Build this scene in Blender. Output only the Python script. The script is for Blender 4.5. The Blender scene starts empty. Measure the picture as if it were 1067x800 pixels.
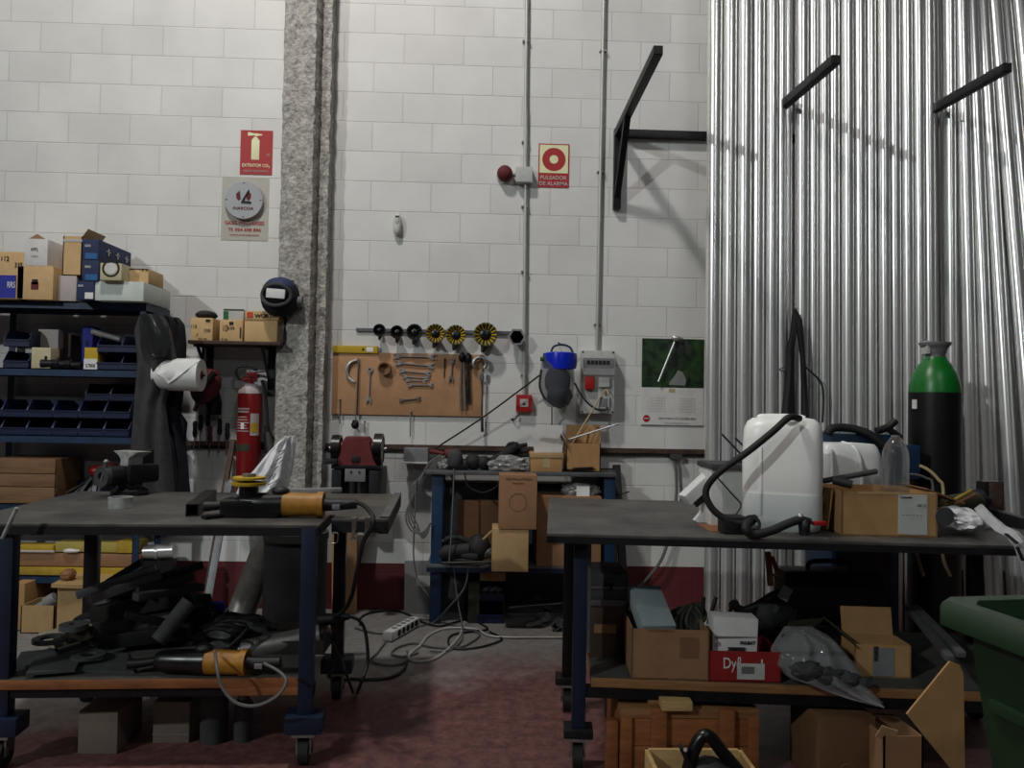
import bpy, bmesh, math, random
from mathutils import Vector as V, Matrix as X, Euler, noise
C = bpy.context.scene.collection
SC = bpy.context.scene
PI = math.pi
# ------------------------------------------------------------------ camera
F = 820.; HC = 1.37; YAW = .0314; PIT = 21/820; ROL = .0185
def _basis():
    s, c = math.sin, math.cos
    f = V((s(YAW)*c(PIT), c(YAW)*c(PIT), s(PIT))); r = V((c(YAW), -s(YAW), 0)); u = r.cross(f)
    return f, r*c(ROL)+u*s(ROL), -r*s(ROL)+u*c(ROL)
cf, cr, cu = _basis()
cam = bpy.data.cameras.new('camera'); camo = bpy.data.objects.new('camera', cam); C.objects.link(camo)
camo.matrix_world = X(((cr.x, cu.x, -cf.x, 0), (cr.y, cu.y, -cf.y, 0), (cr.z, cu.z, -cf.z, HC), (0, 0, 0, 1)))
cam.sensor_fit = 'HORIZONTAL'; cam.sensor_width = 36; cam.lens = F*36/1067; cam.clip_start = .05
SC.camera = camo
def ray(x, y): return cf + cr*((x-533.5)/F) - cu*((y-400)/F)
def at(x, y, Y):                                   # point seen at pixel, on the plane y = Y
    d = ray(x, y); t = Y/d.y; return V((d.x*t, Y, HC+d.z*t))
def on(x, y, z=0.):                                # point seen at pixel, on the level z
    d = ray(x, y); t = (z-HC)/d.z; return V((d.x*t, d.y*t, z))
# ------------------------------------------------------------------ light
w = bpy.data.worlds.new('world'); SC.world = w; w.use_nodes = True
w.node_tree.nodes['Background'].inputs[0].default_value = (.80, .82, .86, 1)
w.node_tree.nodes['Background'].inputs[1].default_value = .05
def lamp(loc, target, sx, sy, power, col):
    l = bpy.data.lights.new('hall_lamp', 'AREA'); l.shape = 'RECTANGLE'; l.size = sx; l.size_y = sy; l.energy = power; l.color = col
    o = bpy.data.objects.new('hall_lamp', l); C.objects.link(o); o.location = loc
    o.rotation_euler = (V(target)-V(loc)).to_track_quat('-Z', 'Y').to_euler(); return o
lamp((-1.5, 2.6, 6.6), (-.4, 4.4, 1.0), .35, .35, 150, (1, .94, .90))
lamp((-8.0, -4.5, 6.8), (-2, 5.0, 2), .3, .3, 385, (.93, 1, .98))
lamp((2.0, -2.0, 6.7), (2.0, 5.0, 3.6), 1.6, .4, 46, (.95, .98, 1))
lamp((1.6, -11, 6.7), (2.0, 5.0, 2.5), 1.2, .3, 52, (.86, .95, 1))
SC.view_settings.view_transform = 'Standard'; SC.view_settings.look = 'None'
SC.view_settings.exposure = 0; SC.view_settings.gamma = 1; SC.view_settings.use_curve_mapping = False
# ------------------------------------------------------------------ materials
def lin(c): return tuple(((v/255+.055)/1.055)**2.4 if v > 10 else v/255/12.92 for v in c)+(1,)
MATS = {}
def mat(n, col, rough=.6, metal=0, var=.12, scale=9, bump=0., bscale=60, trans=0, alpha=1, col2=None, coat=0, stretch=(1, 1, 1), sss=0):
    m = bpy.data.materials.new(n); m.use_nodes = True; t = m.node_tree; N = t.nodes; L = t.links; b = N['Principled BSDF']
    b.inputs['Roughness'].default_value = rough; b.inputs['Metallic'].default_value = metal
    b.inputs['Transmission Weight'].default_value = trans; b.inputs['Alpha'].default_value = alpha
    b.inputs['Coat Weight'].default_value = coat
    tc = N.new('ShaderNodeTexCoord'); mp = N.new('ShaderNodeMapping'); mp.inputs['Scale'].default_value = stretch
    L.new(tc.outputs['Object'], mp.inputs[0])
    if var or col2:
        nz = N.new('ShaderNodeTexNoise'); nz.inputs['Scale'].default_value = scale; nz.inputs['Detail'].default_value = 6; nz.inputs['Roughness'].default_value = .65
        L.new(mp.outputs[0], nz.inputs[0])
        r = N.new('ShaderNodeValToRGB'); r.color_ramp.elements[0].position = .33; r.color_ramp.elements[1].position = .68
        c = lin(col); c2 = lin(col2) if col2 else tuple(v*(1-var*1.6) for v in c[:3])+(1,)
        r.color_ramp.elements[0].color = c2; r.color_ramp.elements[1].color = c
        L.new(nz.outputs['Fac'], r.inputs[0]); L.new(r.outputs[0], b.inputs['Base Color'])
    else: b.inputs['Base Color'].default_value = lin(col)
    if bump:
        n2 = N.new('ShaderNodeTexNoise'); n2.inputs['Scale'].default_value = bscale; n2.inputs['Detail'].default_value = 5
        L.new(mp.outputs[0], n2.inputs[0]); bp = N.new('ShaderNodeBump'); bp.inputs['Strength'].default_value = bump; bp.inputs['Distance'].default_value = .01
        L.new(n2.outputs['Fac'], bp.inputs['Height']); L.new(bp.outputs[0], b.inputs['Normal'])
    MATS[n] = m; return m
for a in [('card', (174, 134, 88)), ('cardd', (122, 86, 56)), ('cardshade', (104, 74, 48)), ('cardr', (152, 112, 80)), ('cardp', (178, 146, 102)), ('cardt', (206, 172, 122)), ('kraft', (146, 110, 78)), ('dustcard', (116, 104, 94)),
          ('whitecard', (214, 212, 210)), ('pinkcard', (182, 172, 170)), ('greencard', (205, 214, 208)), ('bluecard', (34, 46, 84)), ('brightblue', (36, 44, 150)),
          ('skyblue', (40, 96, 150)), ('beige', (196, 186, 152)), ('yellow', (190, 158, 30)), ('tape', (176, 160, 120)), ('paper', (226, 226, 224)), ('red', (140, 20, 24)),
          ('darkred', (96, 24, 28)), ('orange', (196, 70, 40)), ('ink', (24, 22, 22)), ('greyink', (120, 120, 122)), ('cream', (222, 220, 180)), ('green', (30, 96, 52)),
          ('grey', (128, 128, 128)), ('palegrey', (186, 188, 184))]: mat(a[0], a[1], .75, 0, .1, 14)
mat('blackcard', (32, 28, 26), .8)
mat('dkblue', (14, 33, 58), .45, 0, .25, 12); mat('rackblue', (22, 54, 88), .45, 0, .3, 10); mat('binblue', (20, 34, 72), .4, 0, .2, 10); mat('shieldblue', (16, 42, 190), .25, 0, .05)
mat('black', (16, 16, 18), .55); mat('blackgloss', (12, 12, 14), .3); mat('rubber', (22, 22, 23), .7); mat('darksteel', (40, 40, 42), .45, .6, .3, 20)
mat('apron', (20, 22, 28), .55, .2, .3, 12)
mat('tubesteel', (244, 244, 242), .27, .75, .04, 6, stretch=(1, 1, .08)); mat('alu', (190, 190, 190), .32, .6, .15, 20); mat('chrome', (215, 215, 215), .3, .7, .05)
mat('steel', (150, 148, 144), .4, .7, .2, 25); mat('rust', (96, 72, 58), .7, .4, .3, 25, col2=(60, 50, 46)); mat('greysteel', (112, 114, 116), .5, .5, .25, 14)
mat('tabletop', (100, 98, 94), .5, .3, .3, 5, .05, 40, col2=(62, 61, 60)); mat('conduit', (176, 178, 172), .4, .3, .1)
mat('wood', (150, 108, 66), .65, 0, .3, 5, .1, 40, stretch=(1, 6, 12), col2=(116, 78, 44)); mat('orangewood', (154, 94, 50), .65, 0, .3, 6, stretch=(1, 5, 5), col2=(112, 66, 34))
mat('palewood', (190, 158, 106), .65, 0, .2, 7, stretch=(1, 6, 6)); mat('pegboard', (184, 140, 102), .7, 0, .25, 5, col2=(158, 118, 84)); mat('darkwood', (72, 52, 40), .7, 0, .3, 8)
mat('grinderred', (112, 34, 38), .55, 0, .25, 25); mat('grinderyellow', (176, 122, 34), .5, 0, .3, 18, col2=(140, 96, 24)); mat('extred', (128, 26, 28), .3, 0, .08, coat=.3)
mat('overall', (62, 62, 64), .95, 0, .2, 25, .2, 90); mat('jacket', (22, 22, 26), .9, 0, .2, 20, .2, 80); mat('navy', (18, 22, 36), .9); mat('glove', (34, 34, 36), .85, 0, .3, 30, .3, 80)
mat('whiteplastic', (220, 222, 220), .35, 0, .06); mat('offwhite', (198, 200, 192), .4, 0, .06); mat('baggrey', (150, 150, 150), .2, 0, .4, 20, .3, 40)
mat('bagwhite', (232, 232, 234), .3, 0, .15, 14, .25, 30); mat('gasgreen', (14, 110, 34), .35, 0, .1); mat('gasblack', (14, 13, 13), .4); mat('binshadegreen', (19, 50, 24), .5, 0, .2, 6)  # the bin's green is darkened in place of shade near the floor
mat('concrete_spray', (190, 187, 180), .95, 0, .35, 38, 1.0, 55, col2=(122, 118, 112)); mat('sawdust', (186, 176, 150), .9)
mat('clearplastic', (225, 232, 236), .08, 0, 0, trans=.92, alpha=.55); mat('visor', (84, 87, 96), .12, 0, 0, alpha=.66); mat('smoke', (70, 72, 74), .15, 0, 0, trans=.6, alpha=.8)
mat('sheetclear', (206, 202, 192), .2, 0, .05, alpha=.75); mat('signred', (160, 24, 26), .5, 0, .03); mat('signcream', (222, 222, 178), .5, 0, .02); mat('clockgrey', (160, 162, 166), .45, 0, .04)
mat('hallwall', (104, 104, 102), .8); mat('hallroof', (90, 92, 94), .8); mat('jawsteel', (196, 198, 196), .45, .25, .35, 30); mat('dust', (74, 72, 68), .9, 0, .3, 9); mat('clearbag', (150, 150, 152), .12, 0, 0, alpha=.42); mat('cratewood', (136, 102, 70), .7, 0, .25, 5, .1, 40, stretch=(1, 6, 12), col2=(104, 74, 50)); mat('stone', (64, 66, 66), .8, 0, .25, 15); mat('plategrey', (74, 80, 78), .7, .2, .25, 10); mat('drumgrey', (74, 76, 80), .6, .3, .25, 6); mat('coppery', (150, 96, 50), .5, .4)
mat('cablegrey', (96, 96, 94), .6); mat('cablewhite', (186, 186, 182), .5); mat('cableblack', (18, 18, 18), .55); mat('lime', (178, 160, 80), .6)
mat('packyellow', (190, 158, 44), .6, 0, .25, 8); mat('redplastic', (164, 24, 26), .4); mat('olive', (58, 58, 40), .7, 0, .3, 10); mat('palebar', (168, 182, 186), .4, .2, .15, 8)
def node_mat(n):
    m = bpy.data.materials.new(n); m.use_nodes = True; MATS[n] = m; return m.node_tree
def _wall():
    t = node_mat('wallblocks'); N = t.nodes; L = t.links; b = N['Principled BSDF']; b.inputs['Roughness'].default_value = .7
    tc = N.new('ShaderNodeTexCoord'); sp = N.new('ShaderNodeSeparateXYZ'); L.new(tc.outputs['Object'], sp.inputs[0])
    az = N.new('ShaderNodeMath'); az.operation = 'SUBTRACT'; az.inputs[1].default_value = .04; L.new(sp.outputs[2], az.inputs[0])
    cb = N.new('ShaderNodeCombineXYZ'); L.new(sp.outputs[0], cb.inputs[0]); L.new(az.outputs[0], cb.inputs[1])
    # slightly wavy joints
    br = N.new('ShaderNodeTexBrick'); br.inputs['Scale'].default_value = 1; br.inputs['Brick Width'].default_value = .4; br.inputs['Row Height'].default_value = .2
    br.inputs['Mortar Size'].default_value = .0045; br.inputs['Mortar Smooth'].default_value = .6; br.offset = .5; br.offset_frequency = 2
    br.inputs['Color1'].default_value = lin((216, 216, 213)); br.inputs['Color2'].default_value = lin((209, 208, 205)); br.inputs['Mortar'].default_value = lin((198, 196, 193))
    L.new(cb.outputs[0], br.inputs[0])
    nz = N.new('ShaderNodeTexNoise'); nz.inputs['Scale'].default_value = 3; nz.inputs['Detail'].default_value = 8; L.new(tc.outputs['Object'], nz.inputs[0])
    mr = N.new('ShaderNodeMapRange'); mr.inputs[1].default_value = .3; mr.inputs[2].default_value = .75; mr.inputs[3].default_value = .9; mr.inputs[4].default_value = 1.03; L.new(nz.outputs[0], mr.inputs[0])
    mx = N.new('ShaderNodeMix'); mx.data_type = 'RGBA'; mx.blend_type = 'MULTIPLY'; mx.inputs[0].default_value = 1
    L.new(br.outputs[0], mx.inputs[6]); L.new(mr.outputs[0], mx.inputs[7])
    # painted red skirting band
    rd = N.new('ShaderNodeMath'); rd.operation = 'GREATER_THAN'; rd.inputs[1].default_value = .305; L.new(sp.outputs[2], rd.inputs[0])
    m2 = N.new('ShaderNodeMix'); m2.data_type = 'RGBA'; m2.inputs[6].default_value = lin((92, 30, 32)); L.new(rd.outputs[0], m2.inputs[0]); L.new(mx.outputs[2], m2.inputs[7])
    L.new(m2.outputs[2], b.inputs['Base Color'])
    ad = N.new('ShaderNodeMath'); ad.operation = 'MULTIPLY_ADD'; ad.inputs[1].default_value = -1; L.new(br.outputs['Fac'], ad.inputs[0])
    n3 = N.new('ShaderNodeTexNoise'); n3.inputs['Scale'].default_value = 26; n3.inputs['Detail'].default_value = 4; L.new(tc.outputs['Object'], n3.inputs[0])
    ms = N.new('ShaderNodeMath'); ms.operation = 'MULTIPLY'; ms.inputs[1].default_value = .35; L.new(n3.outputs[0], ms.inputs[0]); L.new(ms.outputs[0], ad.inputs[2])
    bp = N.new('ShaderNodeBump'); bp.inputs['Strength'].default_value = .42; bp.inputs['Distance'].default_value = .006; L.new(ad.outputs[0], bp.inputs['Height']); L.new(bp.outputs[0], b.inputs['Normal'])
_wall()
def _floor():
    t = node_mat('floorpaint'); N = t.nodes; L = t.links; b = N['Principled BSDF']; b.inputs['Roughness'].default_value = .55
    tc = N.new('ShaderNodeNewGeometry'); sp = N.new('ShaderNodeSeparateXYZ'); L.new(tc.outputs['Position'], sp.inputs[0])
    nz = N.new('ShaderNodeTexNoise'); nz.inputs['Scale'].default_value = 2.2; nz.inputs['Detail'].default_value = 9; nz.inputs['Roughness'].default_value = .7; L.new(tc.outputs['Position'], nz.inputs[0])
    # worn red paint away from the wall: mask = 4.55 - y + .35 (x + .5) + noise
    a = N.new('ShaderNodeMath'); a.operation = 'MULTIPLY_ADD'; a.inputs[1].default_value = -1.6; a.inputs[2].default_value = 6.55; L.new(sp.outputs[1], a.inputs[0])
    x1 = N.new('ShaderNodeMath'); x1.operation = 'MULTIPLY_ADD'; x1.inputs[1].default_value = .55; L.new(sp.outputs[0], x1.inputs[0]); L.new(a.outputs[0], x1.inputs[2])
    x2 = N.new('ShaderNodeMath'); x2.operation = 'MULTIPLY_ADD'; x2.inputs[1].default_value = 1.6; L.new(nz.outputs[0], x2.inputs[0]); L.new(x1.outputs[0], x2.inputs[2])
    cl = N.new('ShaderNodeMapRange'); cl.inputs[1].default_value = .3; cl.inputs[2].default_value = 1.2; L.new(x2.outputs[0], cl.inputs[0])
    n2 = N.new('ShaderNodeTexNoise'); n2.inputs['Scale'].default_value = 18; n2.inputs['Detail'].default_value = 8; n2.inputs['Roughness'].default_value = .75; L.new(tc.outputs['Position'], n2.inputs[0])
    r1 = N.new('ShaderNodeValToRGB'); e = r1.color_ramp.elements; e[0].position = .35; e[0].color = lin((70, 42, 42)); e[1].position = .72; e[1].color = lin((128, 86, 82)); L.new(n2.outputs[0], r1.inputs[0])
    r2 = N.new('ShaderNodeValToRGB'); e = r2.color_ramp.elements; e[0].position = .3; e[0].color = lin((104, 102, 100)); e[1].position = .75; e[1].color = lin((150, 148, 144)); L.new(n2.outputs[0], r2.inputs[0])
    mx = N.new('ShaderNodeMix'); mx.data_type = 'RGBA'; L.new(cl.outputs[0], mx.inputs[0]); L.new(r2.outputs[0], mx.inputs[6]); L.new(r1.outputs[0], mx.inputs[7])
    L.new(mx.outputs[2], b.inputs['Base Color'])
    bp = N.new('ShaderNodeBump'); bp.inputs['Strength'].default_value = .15; bp.inputs['Distance'].default_value = .01; L.new(n2.outputs[0], bp.inputs['Height']); L.new(bp.outputs[0], b.inputs['Normal'])
_floor()
def _can():                                        # translucent white can; the liquid inside shows to a level
    t = node_mat('canplastic'); N = t.nodes; L = t.links; b = N['Principled BSDF']; b.inputs['Roughness'].default_value = .35
    tc = N.new('ShaderNodeTexCoord'); sp = N.new('ShaderNodeSeparateXYZ'); L.new(tc.outputs['Object'], sp.inputs[0])
    g = N.new('ShaderNodeMath'); g.operation = 'GREATER_THAN'; g.inputs[1].default_value = .145; L.new(sp.outputs[2], g.inputs[0])
    mx = N.new('ShaderNodeMix'); mx.data_type = 'RGBA'; mx.inputs[6].default_value = lin((204, 208, 206)); mx.inputs[7].default_value = lin((244, 244, 240)); L.new(g.outputs[0], mx.inputs[0])
    L.new(mx.outputs[2], b.inputs['Base Color']); b.inputs['Subsurface Weight'].default_value = .25; b.inputs['Subsurface Radius'].default_value = (.03, .03, .03)
_can()
def _photo():                                      # the calendar's landscape picture: foliage round a pond
    t = node_mat('landscape'); N = t.nodes; L = t.links; b = N['Principled BSDF']; b.inputs['Roughness'].default_value = .4
    tc = N.new('ShaderNodeTexCoord'); nz = N.new('ShaderNodeTexNoise'); nz.inputs['Scale'].default_value = 16; nz.inputs['Detail'].default_value = 8; L.new(tc.outputs['Object'], nz.inputs[0])
    r = N.new('ShaderNodeValToRGB'); e = r.color_ramp.elements; e[0].position = .38; e[0].color = lin((8, 24, 14)); e[1].position = .7; e[1].color = lin((46, 78, 38)); L.new(nz.outputs[0], r.inputs[0])
    L.new(r.outputs[0], b.inputs['Base Color'])
_photo()
# ------------------------------------------------------------------ mesh helpers
class M:
    def __init__(s): s.bm = bmesh.new()
    def box(s, c, d, rot=None, bev=0., top=(1, 1)):
        vs = [s.bm.verts.new((x*d[0]/2*(top[0] if z > 0 else 1), y*d[1]/2*(top[1] if z > 0 else 1), z*d[2]/2)) for z in (-1, 1) for y in (-1, 1) for x in (-1, 1)]
        fs = [s.bm.faces.new([vs[i] for i in q]) for q in ((0, 2, 3, 1), (4, 5, 7, 6), (0, 1, 5, 4), (2, 6, 7, 3), (0, 4, 6, 2), (1, 3, 7, 5))]
        m = X.Translation(V(c)) @ (Euler(rot).to_matrix().to_4x4() if rot else X())
        if bev:
            g = bmesh.ops.bevel(s.bm, geom=list({e for f in fs for e in f.edges}), offset=min(bev, min(d)*.45), segments=2, affect='EDGES', profile=.6)
            vs = list({v for f in g['faces'] for v in f.verts} | {v for v in vs if v.is_valid})
        bmesh.ops.transform(s.bm, matrix=m, verts=vs); return s
    def b2(s, lo, hi, bev=0.): return s.box([(lo[i]+hi[i])/2 for i in range(3)], [abs(hi[i]-lo[i]) for i in range(3)], None, bev)
    def bar(s, p, q, a, b, bev=0., roll=0):             # rectangular bar from p to q
        p, q = V(p), V(q); d = q-p; n0 = len(s.bm.verts)
        mt = X.Translation((p+q)/2) @ d.to_track_quat('Z', 'Y').to_matrix().to_4x4() @ X.Rotation(roll, 4, 'Z')
        t = M(); t.box((0, 0, 0), (a, b, d.length), None, bev); t.bm.transform(mt); s.add(t); return s
    def add(s, o):
        me = bpy.data.meshes.new('t'); o.bm.to_mesh(me); o.bm.free(); s.bm.from_mesh(me); bpy.data.meshes.remove(me); return s
    def cyl(s, p, q, r, r2=None, n=16):
        p, q = V(p), V(q); r2 = r if r2 is None else r2; d = q-p; qt = d.to_track_quat('Z', 'Y')
        A = []; B = []
        for i in range(n):
            o = qt @ V((math.cos(2*PI*i/n), math.sin(2*PI*i/n), 0)); A.append(s.bm.verts.new(p+o*r)); B.append(s.bm.verts.new(q+o*r2))
        for i in range(n): s.bm.faces.new((A[i], A[(i+1) % n], B[(i+1) % n], B[i]))
        s.bm.faces.new(A[::-1]); s.bm.faces.new(B); return s
    def pipe(s, p, q, r, ri, n=20):                      # open-ended pipe
        p, q = V(p), V(q); d = q-p; qt = d.to_track_quat('Z', 'Y'); R = []
        for (c, rr) in ((p, ri), (p, r), (q, r), (q, ri)):
            R.append([s.bm.verts.new(c+qt @ V((math.cos(2*PI*i/n)*rr, math.sin(2*PI*i/n)*rr, 0))) for i in range(n)])
        for k in range(4):
            A, B = R[k], R[(k+1) % 4]
            for i in range(n): s.bm.faces.new((A[i], A[(i+1) % n], B[(i+1) % n], B[i]))
        return s
    def tube(s, pts, r, n=8, smooth=True, rr=None):
        P = [V(p) for p in pts]
        if smooth and len(P) > 2:
            Q = []
            for i in range(len(P)-1):
                a, b, c, d = P[max(i-1, 0)], P[i], P[i+1], P[min(i+2, len(P)-1)]
                for k in range(5):
                    t = k/5; Q.append(.5*((2*b)+(c-a)*t+(2*a-5*b+4*c-d)*t*t+(3*b-a-3*c+d)*t**3))
            Q.append(P[-1]); P = Q
        prev = None; nr = None
        for i, p in enumerate(P):
            d = (P[min(i+1, len(P)-1)]-P[max(i-1, 0)])
            d = d.normalized() if d.length > 1e-7 else V((0, 0, 1))
            if nr is None: nr = d.orthogonal().normalized()
            else:
                nr = nr-d*nr.dot(d); nr = nr.normalized() if nr.length > 1e-6 else d.orthogonal().normalized()
            bn = d.cross(nr); ra = r if rr is None else r+(rr-r)*i/(len(P)-1)
            ring = [s.bm.verts.new(p+nr*math.cos(2*PI*k/n)*ra+bn*math.sin(2*PI*k/n)*ra) for k in range(n)]
            if prev:
                for k in range(n): s.bm.faces.new((prev[k], prev[(k+1) % n], ring[(k+1) % n], ring[k]))
            else: s.bm.faces.new(ring[::-1])
            prev = ring
        s.bm.faces.new(prev); return s
    def lathe(s, prof, c=(0, 0, 0), axis='z', n=24, sx=1, sy=1):
        R = {'z': X(), '-y': X.Rotation(PI/2, 4, 'X'), 'x': X.Rotation(PI/2, 4, 'Y')}[axis]; prev = None; m = X.Translation(V(c)) @ R
        for r, z in prof:
            ring = [s.bm.verts.new(m @ V((math.cos(2*PI*k/n)*max(r, 1e-4)*sx, math.sin(2*PI*k/n)*max(r, 1e-4)*sy, z))) for k in range(n)]
            if prev:
                for k in range(n): s.bm.faces.new((prev[k], prev[(k+1) % n], ring[(k+1) % n], ring[k]))
            else: s.bm.faces.new(ring[::-1])
            prev = ring
        s.bm.faces.new(prev); return s
    def prism(s, poly, y0, y1, m=None):                  # polygon in x,z extruded along y
        A = [s.bm.verts.new((p[0], y0, p[1])) for p in poly]; B = [s.bm.verts.new((p[0], y1, p[1])) for p in poly]; n = len(poly)
        s.bm.faces.new(A); s.bm.faces.new(B[::-1])
        for i in range(n): s.bm.faces.new((A[i], B[i], B[(i+1) % n], A[(i+1) % n]))
        if m: bmesh.ops.transform(s.bm, matrix=m, verts=A+B)
        return s
    def blob(s, c, r, seed=0, amp=0., sub=3, freq=3., rot=None, e=1.):
        g = bmesh.ops.create_icosphere(s.bm, subdivisions=sub, radius=1)
        R = Euler(rot).to_matrix() if rot else X.Identity(3)
        for v in g['verts']:
            p = V([math.copysign(abs(q)**e, q) for q in v.co]); k = 1+amp*noise.noise(v.co*freq+V((seed*7.1, seed*3.3, 0)))
            v.co = V(c)+R @ V((p.x*r[0]*k, p.y*r[1]*k, p.z*r[2]*k))
        return s
    def rough(s, amp, freq, seed=0):
        s.bm.normal_update()
        for v in s.bm.verts: v.co += v.normal*amp*noise.noise(v.co*freq+V((seed, seed*2, 0)))
        return s
    def above(s, z):
        for v in s.bm.verts: v.co.z = max(v.co.z, z)
        return s
    def mesh(s, name, smooth=True, ang=.7):
        bmesh.ops.recalc_face_normals(s.bm, faces=s.bm.faces)
        me = bpy.data.meshes.new(name); s.bm.to_mesh(me); s.bm.free()
        if smooth:
            me.polygons.foreach_set('use_smooth', [True]*len(me.polygons)); me.set_sharp_from_angle(angle=ang)
        return me
def mw(o):
    m = o.matrix_basis.copy()
    while o.parent: o = o.parent; m = o.matrix_basis @ m
    return m
def P(name, m, mt, par, lo=False, label=None, stuff=False):       # a part; lo: the mesh is in its thing's own frame
    me = m.mesh(name) if isinstance(m, M) else m
    if not lo: me.transform(mw(par).inverted())
    o = bpy.data.objects.new(name, me); C.objects.link(o); o.parent = par; me.materials.append(MATS[mt])
    if label: o['label'] = label
    if stuff: o['kind'] = 'stuff'
    return o
def T(name, label, cat, loc=(0, 0, 0), rz=0, group=None):
    o = bpy.data.objects.new(name, None); C.objects.link(o); o.location = loc; o.rotation_euler = (0, 0, rz); o.empty_display_size = .05
    o['label'] = label; o['category'] = cat
    if group: o['group'] = group
    return o
def W(name, m, mt, label, cat, group=None, kind=None):            # a thing of one mesh, built in world coordinates
    me = m.mesh(name) if isinstance(m, M) else m
    xs = [v.co for v in me.vertices]; c = V(((min(v.x for v in xs)+max(v.x for v in xs))/2, (min(v.y for v in xs)+max(v.y for v in xs))/2, min(v.z for v in xs)))
    me.transform(X.Translation(-c)); o = bpy.data.objects.new(name, me); C.objects.link(o); o.location = c; me.materials.append(MATS[mt])
    if label: o['label'] = label; o['category'] = cat
    if group: o['group'] = group
    if kind: o['kind'] = kind
    return o
def S(name, m, mt, label=None):
    o = W(name, m, mt, None, None, kind='structure')
    if label: o['label'] = label
    return o
def dup(root, loc, label, rz=None, group=None):
    r = root.copy(); C.objects.link(r); r.location = loc; r['label'] = label
    if rz is not None: r.rotation_euler = (0, 0, rz)
    if group: r['group'] = group
    for ch in list(root.children):
        c = ch.copy(); C.objects.link(c); c.parent = r
        for g in list(ch.children): d = g.copy(); C.objects.link(d); d.parent = c
    return r
def txt(body, c, width, height, mt, par, lo=False, name='lettering', rot=0, bold=0.):   # lettering on a plane facing -y, centred at c
    cu_ = bpy.data.curves.new('t', 'FONT'); cu_.body = body; cu_.align_x = 'CENTER'; cu_.align_y = 'CENTER'; cu_.size = 1; cu_.extrude = .004; cu_.offset = bold; cu_.resolution_u = 3
    o = bpy.data.objects.new('t', cu_); C.objects.link(o); bpy.context.view_layer.update()
    me = bpy.data.meshes.new_from_object(o.evaluated_get(bpy.context.evaluated_depsgraph_get())); bpy.data.objects.remove(o); bpy.data.curves.remove(cu_)
    xs = [v.co.x for v in me.vertices]; ys = [v.co.y for v in me.vertices]; cx = (min(xs)+max(xs))/2; cy = (min(ys)+max(ys))/2
    sx = width/(max(xs)-min(xs)); sy = height/(max(ys)-min(ys))
    me.transform(X.Translation(V(c)) @ X.Rotation(rot, 4, 'Y') @ X.Rotation(PI/2, 4, 'X') @ X.Diagonal((sx, sy, .25, 1)) @ X.Translation((-cx, -cy, 0)))
    me.materials.clear(); return P(name, me, mt, par, lo)
ORD = ['first', 'second', 'third', 'fourth', 'fifth', 'sixth', 'seventh', 'eighth', 'ninth', 'tenth', 'eleventh', 'twelfth', 'thirteenth', 'fourteenth', 'fifteenth', 'sixteenth',
       'seventeenth', 'eighteenth', 'nineteenth', 'twentieth', 'twenty-first', 'twenty-second', 'twenty-third', 'twenty-fourth', 'twenty-fifth', 'twenty-sixth', 'twenty-seventh', 'twenty-eighth']
def drape(rows, Y, depth, folds=3, amp=.012, seed=0, nx=22, ny=26, back=.01, lean=0., z=None):
    # cloth or film: rows of (y, x left, x right) in pixels on the plane y = Y, swelling towards the viewer, with folds
    m = M(); n = len(rows); Fg = []; Bg = []
    for j in range(ny+1):
        t = j/ny*(n-1); i = min(int(t), n-2); f = t-i; a, b = rows[i], rows[i+1]
        yy, xl, xr = (a[k]*(1-f)+b[k]*f for k in range(3)); fr = []; br = []
        for k in range(nx+1):
            u = k/nx; p = at(xl+(xr-xl)*u, yy, Y)
            w_ = math.sin(PI*u)**.6 if 0 < u < 1 else 0
            dy = depth*w_+amp*math.sin(folds*2*PI*u+1.3*math.sin(j*.23+seed)+seed)*min(1, w_*1.5)+amp*.9*noise.noise(V((u*5+seed*3.1, j*.25, seed)))*w_
            fr.append(m.bm.verts.new((p.x, p.y-dy-lean*(1-j/ny), p.z))); br.append(m.bm.verts.new((p.x, p.y+back-lean*(1-j/ny), p.z)))
        Fg.append(fr); Bg.append(br)
    for j in range(ny):
        for k in range(nx):
            m.bm.faces.new((Fg[j][k], Fg[j+1][k], Fg[j+1][k+1], Fg[j][k+1])); m.bm.faces.new((Bg[j][k], Bg[j][k+1], Bg[j+1][k+1], Bg[j+1][k]))
        m.bm.faces.new((Fg[j][0], Bg[j][0], Bg[j+1][0], Fg[j+1][0])); m.bm.faces.new((Fg[j][nx], Fg[j+1][nx], Bg[j+1][nx], Bg[j][nx]))
    for k in range(nx):
        m.bm.faces.new((Fg[0][k], Fg[0][k+1], Bg[0][k+1], Bg[0][k])); m.bm.faces.new((Fg[ny][k], Bg[ny][k], Bg[ny][k+1], Fg[ny][k+1]))
    return m
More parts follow.
